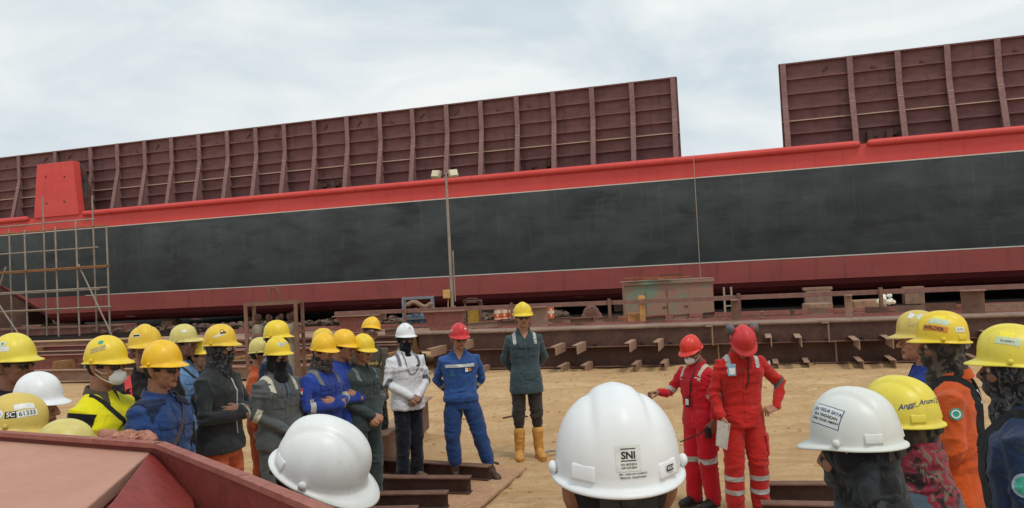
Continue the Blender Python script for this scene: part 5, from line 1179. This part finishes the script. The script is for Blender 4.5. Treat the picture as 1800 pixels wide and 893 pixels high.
person('person in orange coverall with backpack strap, yellow hard hat lettered WELDER', 1652, 547, 4.05, 150, 'yellow', top='orange', wide=1.22, pose='folded', face='drape', fm='camobrown', skin='dark', hair=True,
  deco=[pack_straps(), cdisc(.028, (-.02, .36, 1.30), (0, 1, .1), GRNP), cdisc(.02, (-.02, .36, 1.30), (0, 1, .1), WHT, ring=True, off=.007), cdisc(.035, (-.14, .08, 1.36), (-.7, .5, .5), WHT, ring=True, off=.02)],
  helmdeco=[hd('plate', 72, 10, (.115, .030), ORGP, roll=-3, off=.0008), hd('text', 68, 10, .024, BLK, text='WELDER', bold=.02, roll=-3, off=.0016), hd('plate', 80, 32, (.09, .030), STG, roll=-6), hd('plate', 80, 45, (.05, .03), YELP, off=.001), hd('plate', 138, 8, (.05, .026), STK), hd('text', 138, 9, .007, BLK, text='09 - 2023', off=.002)])
person('person at right edge, navy jacket with cross badge, yellow hard hat, patterned hood', 1772, 570, 3.1, 142, 'lemon', top='navycoat', wide=1.2, pose='side', face='drape', fm='camo', skin='dark',
  deco=[pack_straps(C['dark']), cdisc(.042, (-.02, .36, 1.22), (0, 1, .1), C['ice']), cdisc(.032, (-.02, .36, 1.22), (0, 1, .1), GRNP, off=.007), ctext('+', .06, (-.02, .36, 1.222), (0, 1, .1), WHT, .05, name='cross_badge')],
  helmdeco=[hd('plate', 88, 26, (.085, .032), STG, roll=-6), hd('text', 88, 24, .010, BLK, text='K3 SAFETY', roll=-6, off=.0018), hd('plate', 84, 42, (.05, .032), YELP, roll=-4)])
# --- standing group, centre
legw = {1: ((0, .075, .88), (.02, .08, .49), (-.02, .085, .09), 10), -1: ((0, -.075, .88), (.02, -.085, .49), (.0, -.095, .09), -14)}
def lanyard_loop(c):
    strap([(.04, .07, 1.44), (.1, .09, 1.36), (.15, .085, 1.25), (.15, .04, 1.20), (.155, -.01, 1.195), (.15, -.045, 1.24), (.1, -.05, 1.36), (.04, -.06, 1.43)], BLK, .007, 'glasses_cord', off=.008)(c)
person('masked person in a bright white jacket and white hard hat, hands clasped in front', 712, 568, 8.35, -58, 'white', top='white', bottom='nearblack', kind='jacket', hem=.80, boots='suede', pose='folded', face='bala', fm='black', glasses='dark', skin='dark', legs=legw, wide=1.04,
  deco=[shoulder_band(REFD, .016), arm_band(.05, REFD, .022), pockets, lanyard_loop, rect('pocket_label', .085, 1.282, .05, .014, BLK, off=.013), cdisc(.014, (-.01, -.3, 1.33), (.2, -1, 0), BLK, name='sleeve_badge')], helmdeco=[hd('ring', 4, 18, .013, BLK)])
legb = {1: ((0, .10, .88), (.02, .19, .49), (.0, .30, .09), 18), -1: ((0, -.09, .88), (.02, -.115, .49), (-.02, -.09, .09), -5)}
C['royal2x'] = m_cloth('cloth_royal_trousers', (.018, .052, .165))
person('person in blue work clothes, grey chest stripe, red hard hat, hands behind the back', 807, 568, 8.2, -84, 'red', top='royal2', bottom='royal2x', kind='jacket', hem=.885, boots='brown', pose='back', skin='mid', glasses='pale', nod=7, turn=14, vneck=True, loose=1.12, legs=legb, wide=1.06,
  deco=[chest_band(1.285, REFL, .016), arm_band(.30, REFY, .018), arm_band(.62, REFL, .018), rect('pocket_flap', .085, 1.235, .10, .03, off=.007), rect('pocket_flap', -.085, 1.235, .10, .03, off=.007), rect('placket', 0, 1.1, .04, .46, off=.005), cdisc(.022, (.15, -.085, 1.20), (1, 0, 0), GRNP, ring=True), rect('name_patch', .07, 1.24, .03, .04, WHT, off=.012), rect('name_patch', .105, 1.24, .03, .035, ORGP, off=.011)], helmdeco=[hd('disc', -75, 12, .018, SLV), hd('plate', 30, 22, (.025, .02), STK)])
legt = {1: ((0, .085, .90), (.01, .10, .50), (-.01, .11, .09), 6), -1: ((0, -.085, .90), (.01, -.10, .50), (-.01, -.11, .09), -6)}
person('tall slim person in a teal jacket, dark trousers and orange rubber boots, yellow hard hat', 918, 531, 9.1, -84, 'yellow', top='teal', bottom='trouser', kind='jacket', hem=.74, boots='rubber', pose='back', skin='mid', glasses='dark', vneck=True, loose=.9, legs=legt, wide=.92, arms=dict(L=((-.08, .225, 1.12), (-.18, .09, .93), 'relaxed', (-.1, -.8, -.5), (-1, 0, .2)), Rr=((-.08, -.225, 1.12), (-.19, -.08, .93), 'relaxed', (-.1, .8, -.5), (-1, 0, .2))),
  deco=[shoulder_band(REFL, .017), pockets], helmdeco=[hd('ring', 20, 20, .015, SLV)])
# --- the two in red
def red1_items(c):
    rt = c['root']
    strap([(.03, .05, 1.45), (.10, .05, 1.37), (.145, .03, 1.22), (.14, .0, 1.10)], BLK, .012, 'lanyard', off=.008)(c)
    g = G(); g.box((.165, -.01, 1.06), (.014, .055, .095)); g.build('badge_holder', BAGM, rt, bevel=.003)
    g = G(); g.box((.174, -.01, 1.065), (.003, .04, .06)); g.build('id_card', WHT, rt)
    w = c['A'][1][2]; g = G(); g.box((w[0]+.05, w[1]-.02, w[2]-.09), (.05, .05, .1)); g.build('radio', BAGM, rt, bevel=.006)
    g = G(); g.tube([(w[0]+.05, w[1]-.02, w[2]-.05), (w[0]+.12, w[1]-.12, w[2]-.12), (w[0]+.2, w[1]-.26, w[2]-.19)], .006, 6); g.build('antenna', BLK, rt)
a_red1 = dict(L=((.02, .255, 1.10), (.08, .235, .87), 'grip', (.35, -.1, -1), (.2, 1, 0)), Rr=((.19, -.23, 1.14), (.40, -.20, 1.17), 'point', (1, .1, .12), (-.1, -.2, 1)))
leg1 = {1: ((0, .085, .88), (.03, .09, .49), (-.01, .095, .09), 10), -1: ((0, -.085, .88), (.05, -.09, .49), (.04, -.10, .09), -5)}
person('person in bright red coverall, white face mask, orange-red hard hat, arm reaching left', 1208, 591, 6.9, -146, 'ored', top='red', arms=a_red1, nod=21, turn=6, face='mask', skin='dark', glasses='dark', sleeve=.86, boots='black', legs=leg1, lean=2, wide=1.12, loose=1.15,
  deco=[shoulder_band(REFY, .018, .12), arm_band(.86, REFL, .022, seg='up'), leg_band(.02, REFL, .026), thigh_pocket((1,)), red1_items, rect('chest_print', .085, 1.31, .035, .008, WHT, off=.004), rect('pocket_flap', .085, 1.25, .10, .02, off=.006), rect('placket', 0, 1.1, .036, .5, off=.004)])
def red2_items(c):
    rt = c['root']; HMn = np.array(c['HM'])
    strap([(.03, .055, 1.45), (.10, .045, 1.36), (.14, .02, 1.22), (.14, .0, 1.14)], BLK, .010, 'lanyard', off=.008)(c)
    g = G(); g.box((.19, -.125, 1.31), (.006, .07, .10)); o = g.build('badge_holder', m_plain('blue_badge', (.25, .42, .55), .4), rt, bevel=.002)
    g = G(); g.box((.195, -.125, 1.30), (.004, .05, .055)); g.build('id_card', WHT, o)
    for sd in (1, -1):
        g = G(); M_ = Matrix.Rotation(sd*-.3, 3, 'X') @ Matrix.Rotation(sd*-.35, 3, 'Z'); v, f = ellips((-.080, sd*.100, .104), (.050, .040, .052), 20, 14, M_); g.add(v, f)
        cup = mesh_obj('earmuff_cup', np.array(g.v), g.f, m_plain('earmuff_grey', (.10, .10, .105), .5), rt, M=c['HM'] @ Matrix.Translation((0, 0, -.015)))
        v, f = ellips((-.074, sd*.082, .098), (.053, .026, .055), 20, 14, M_); mesh_obj('cushion', v, f, m_plain('earmuff_red', (.30, .03, .035), .6), cup, M=c['HM'] @ Matrix.Translation((0, 0, -.015)))
        v, f = limb([(-.01, sd*.118, .035), (-.04, sd*.128, .06), (-.085, sd*.12, .12)], [.004]*3, 6); mesh_obj('arm', v, f, BLK, cup, M=c['HM'])
a_red2 = dict(L=((-.06, .375, 1.14), (.085, .27, .955), 'fold', (.35, -.9, -.1), (.5, .3, .9)), Rr=((.0, -.245, 1.10), (.10, -.215, .90), 'grip', (.3, -.1, -1), (.2, -1, 0)))
leg2 = {1: ((0, .09, .88), (.03, .11, .49), (.0, .12, .09), 12), -1: ((0, -.09, .88), (.02, -.10, .49), (-.01, -.10, .09), -12)}
c = person('person in darker red coverall, head bowed, earmuffs on red hard hat, hand on hip', 1312, 581, 6.35, -88, 'red', top='red2', arms=a_red2, nod=46, face='bare', skin='mid', boots='black', legs=leg2, lean=4, loose=1.1, band=BAND,
  deco=[shoulder_band(REFL, .020, .125), leg_band(.32, REFL, .020), leg_band(.62, REFL, .020), thigh_pocket((1,), .62), red2_items, rect('pocket', .085, 1.24, .10, .11, off=.005), rect('pocket_flap', .085, 1.285, .108, .034, off=.009), rect('placket', 0, 1.1, .036, .5, off=.004), cdisc(.022, (-.02, .28, 1.33), (.5, 1, .2), WHT, name='sleeve_badge'), arm_band(.86, REFD, .014, (1,), 'up')])
# paper held between the two (in the hand of the bowed person)
w = c['A'][-1][2]; rt = c['root']; q = rt.matrix_basis @ Vector((w[0]+.05, w[1]-.02, w[2]-.10))
g = G(); g.prism([(-.055, 0, -.12), (.035, 0, -.16), (.075, 0, .05), (-.03, 0, .08)], (0, .003, 0)); g.prism([(-.05, -.006, -.115), (.02, -.012, -.15), (.055, -.012, .05), (-.03, -.006, .075)], (0, .003, 0))
o = g.build('folded_paper', PAPER); o.location = q; tag(o, 'folded white sheet of paper held between the two people in red', 'paper')
# --- left crowd, back to front
B_ = dict(low=True)
person('person at the back in lettered olive-brown shirt, tilted yellow hard hat and goggles', 655, 557, 8.9, -50, 'orange', top='brown', bottom='dark', wide=1.12, kind='jacket', pose='folded', skin='dark', glasses='clear', nod=-6, tilt=-14, face='bare', deco=[ctext('Rawdeli', .07, (.17, -.03, 1.24), (1, 0, 0), GLD, .02, roll=-6), strap([(.06, .12, 1.42), (.15, .06, 1.25), (.15, -.05, 1.08)], BLK, .02, 'bag_strap')])
person('person in dark green-grey coverall, clasped hands, bright yellow hard hat, beside the masked white jacket', 641, 587, 7.3, -38, 'yellow', wide=1.06, loose=1.1, top='greengrey', pose='folded', skin='mid', nod=10, boots='black', deco=[pockets, arm_band(.05, REFD, .02), shoulder_band(REFD, .016)])
person('person in blue half hidden, pale orange hard hat, between blue-collared worker and grey coverall', 607, 579, 7.25, -24, 'orange', top='royal', wide=1.15, loose=1.1, pose='crossed', skin='mid', nod=8, boots='black', deco=[arm_band(.2, REFL, .025)])
person('person mostly hidden, only an orange-yellow hard hat behind the royal blue coverall', 568, 577, 7.9, -20, 'gold', top='greengrey', pose='side', low=True)
person('person in royal blue coverall with small red and white flag on the sleeve, patterned scarf', 571, 586, 6.9, -28, 'orange', top='royal', pose='crossed', skin='mid', face='scarf', fm='plaid', nod=8, boots='black', wide=1.16, loose=1.12,
  deco=[pockets, shoulder_band(REFD, .02), arm_band(.15, REFL, .026), rect('flag', 0, 0, .01, .01)][:3]+[lambda c: [mesh_obj('flag_stripe', *project(grid_geo(.075, .026, 4, 2), bvh_of(*c['surf']['top']), (.0, -.3, 1.262+dz), (.35, -1, .05), (0, 0, 1), .006), m_, c['top'], smooth=False) for dz, m_ in ((.013, REDP), (-.013, WHT))]])
person('person behind in navy with bright yellow hard hat, above the black balaclava', 487, 563, 7.4, -8, 'yellow', top='navy', pose='side', skin='dark', nod=2, boots='black', deco=[shoulder_band(REFD, .02)])
person('person almost hidden, pale worn hard hat left of the black balaclava', 458, 593, 7.6, 0, 'pale', top='rust', pose='side', low=True)
person('person in grey coverall with black balaclava, stickered yellow hard hat, cream reflective bands', 487, 592, 6.6, -35, 'yellow', top='grey', pose='folded', face='drape', fm='black', skin='dark', boots='black', wide=1.14, loose=1.1,
  deco=[shoulder_band(REFY, .02, .125), arm_band(.05, REFY, .026), pockets, lambda c: patch('undershirt', c['surf']['top'], boxplanes((.1, 0, 1.32), ((1, 0, 0), (0, 1, 0), (0, 0, 1)), (.15, .03, .10)), C['steelblue'], c['top'], off=.004, normal=(1, 0, 0))],
  helmdeco=[hd('plate', -20, 16, (.055, .035), STG), hd('plate', -20, 16, (.05, .012), SLV, off=.002), hd('ring', 14, 18, .016, STK), hd('disc', 14, 18, .009, SLV)])
person('person with crossed arms in a dark zipped jacket, gold hard hat and patterned black hood', 388, 570, 6.05, -12, 'gold', top='dark', bottom='rust', kind='jacket', hem=.84, pose='crossed', face='drape', fm='camo', skin='dark', glasses='clear', nod=2, boots='black', wide=1.18,
  deco=[lambda c: patch('zip', c['surf']['top'], boxplanes((.1, .012, 1.18), ((1, 0, 0), (0, 1, 0), (0, 0, 1)), (.15, .006, .22)), REFL, c['top'], off=.005, normal=(1, 0, 0))],
  helmdeco=[hd('plate', -62, 12, (.075, .014), STK, roll=14), hd('plate', -45, 20, (.04, .016), BLK, roll=14), hd('ring', -48, 30, .014, BLK)])
person('person mostly hidden with small bright yellow hard hat between light blue shirt and dark jacket', 349, 594, 7.2, -10, 'yellow', top='dark', pose='side', low=True, skin='light')
def pouch(c):
    strap([(.02, -.12, 1.43), (.13, -.06, 1.32), (.15, .05, 1.2), (.12, .14, 1.1)], BLK, .02, 'bag_strap')(c)
    v, f = ellips((.155, -.01, 1.12), (.05, .11, .055), 18, 10); mesh_obj('waist_pouch', v, f, BAGM, c['root'])
person('person in light blue work shirt with black chest pouch and pale yellow hard hat', 323, 570, 7.1, -8, 'pale', top='lightblue', pose='side', skin='dark', boots='black', deco=[pockets, pouch], helmdeco=[hd('plate', -55, 22, (.04, .022), STK), hd('disc', 5, 30, .012, STK)])
def bag_front(c):
    strap([(.0, .11, 1.44), (.12, .07, 1.34), (.15, -.02, 1.2), (.13, -.12, 1.03), (.06, -.16, .96)], m_plain('brown_strap', (.07, .05, .04)), .026, 'bag_strap')(c)
    v, f = ellips((.17, -.06, .98), (.06, .12, .10), 18, 12); mesh_obj('brown_bag', v, f, BAGB, c['root'])
person('person in blue coverall with brown shoulder bag, glossy orange-yellow hard hat and sunglasses', 286, 598, 4.85, -14, 'orange', top='bluework', pose='side', skin='mid', glasses='dark', boots='black', band=BANDG, nod=2, wide=1.12,
  deco=[bag_front, pockets, lambda c: [patch('vest_panel', c['surf']['top'], boxplanes((-.05, sd*.11, 1.25), ((1, 0, 0), (0, 1, 0), (0, 0, 1)), (.13, .06, .16)), C['navy'], c['top'], off=.010) for sd in (1, -1)]])
person('person behind in black with a deep orange-yellow hard hat bearing an oval sticker', 254, 570, 5.7, -60, 'gold', top='black', pose='side', low=True, skin='dark', helmdeco=[hd('plate', -35, 12, (.055, .020), STK), hd('plate', -35, 12, (.045, .012), BLK, off=.002)], deco=[shoulder_band(REDP, .02)])
person('person in fluorescent yellow and black shirt wearing a white respirator mask and sunglasses', 188, 590, 4.75, -12, 'yellow', top='hivis', pose='side', face='mask', skin='mid', glasses='dark', nod=3, boots='black', wide=1.08,
  deco=[lambda c: [patch('black_sleeve', c['surf']['top'], boxplanes(((c['A'][sd][0]+c['A'][sd][1])/2+np.array([0, sd*.01, 0]), frame_of(c['A'][sd][1]-c['A'][sd][0])), (.17, .1, .085)) if False else boxplanes((c['A'][sd][0]+c['A'][sd][1])/2, frame_of(c['A'][sd][1]-c['A'][sd][0]), (.125, .085, .085)), C['black'], c['top'], off=.004) for sd in (1, -1)], lambda c: patch('black_hem', c['surf']['top'], boxplanes((0, 0, 1.06), ((1, 0, 0), (0, 1, 0), (0, 0, 1)), (.2, .19, .07)), C['black'], c['top'], off=.004),
        strap([(.0, -.1, 1.44), (.12, -.05, 1.34), (.15, .04, 1.2), (.12, .1, 1.08)], BAGM, .025, 'bag_strap')], collar='brown',
  helmdeco=[hd('plate', -78, 16, (.085, .028), GLD, roll=12), hd('plate', -60, 24, (.03, .02), GLD, roll=20), hd('disc', -70, 42, .015, GRNP)])
person('person at far left edge in dark clothes, yellow hard hat with two pale stickers, sunglasses', 24, 586, 4.7, -10, 'lemon', top='black', pose='side', skin='dark', glasses='dark', boots='black', collar=True, deco=[shoulder_band(C['ice'], .035, .13)],
  helmdeco=[hd('plate', -82, 10, (.08, .026), STK), hd('plate', -80, 27, (.038, .032), STG), hd('text', -80, 27, .022, BLK, text='+', bold=.05, off=.002), hd('text', -82, 10, .010, BLK, text='- - - - - - -', off=.002)])
person('person in a plain clean white hard hat, far left behind the lettered tan helmet', 70, 654, 3.95, -8, 'white', top='maroon', pose='side', skin='mid', band=BAND, low=True, nod=4, boots='black')
person('person in worn tan-yellow hard hat lettered SC 61333, far left', 44, 692, 3.3, 14, 'tan', top='dark', pose='side', low=True, nod=13, tilt=-4, skin='dark',
  helmdeco=[hd('plate', -90, 8, (.044, .028), BLK, roll=10, off=.0008), hd('text', -90, 8, .028, WHT, text='SC', roll=10, off=.0016), hd('plate', -55, 14, (.078, .028), STK, roll=12, off=.0010), hd('text', -55, 14, .026, BLK, text='61333', roll=12, off=.0018, bold=.01), hd('plate', -62, 32, (.075, .026), STK, roll=10), hd('disc', -118, 6, .021, STK, roll=0), hd('ring', -118, 6, .010, BLK, off=.0018)])
person('person whose smooth pale yellow hard hat only just shows above the steel block', 118, 737, 3.05, 0, 'pale', top='dark', pose='side', low=True, nod=2)
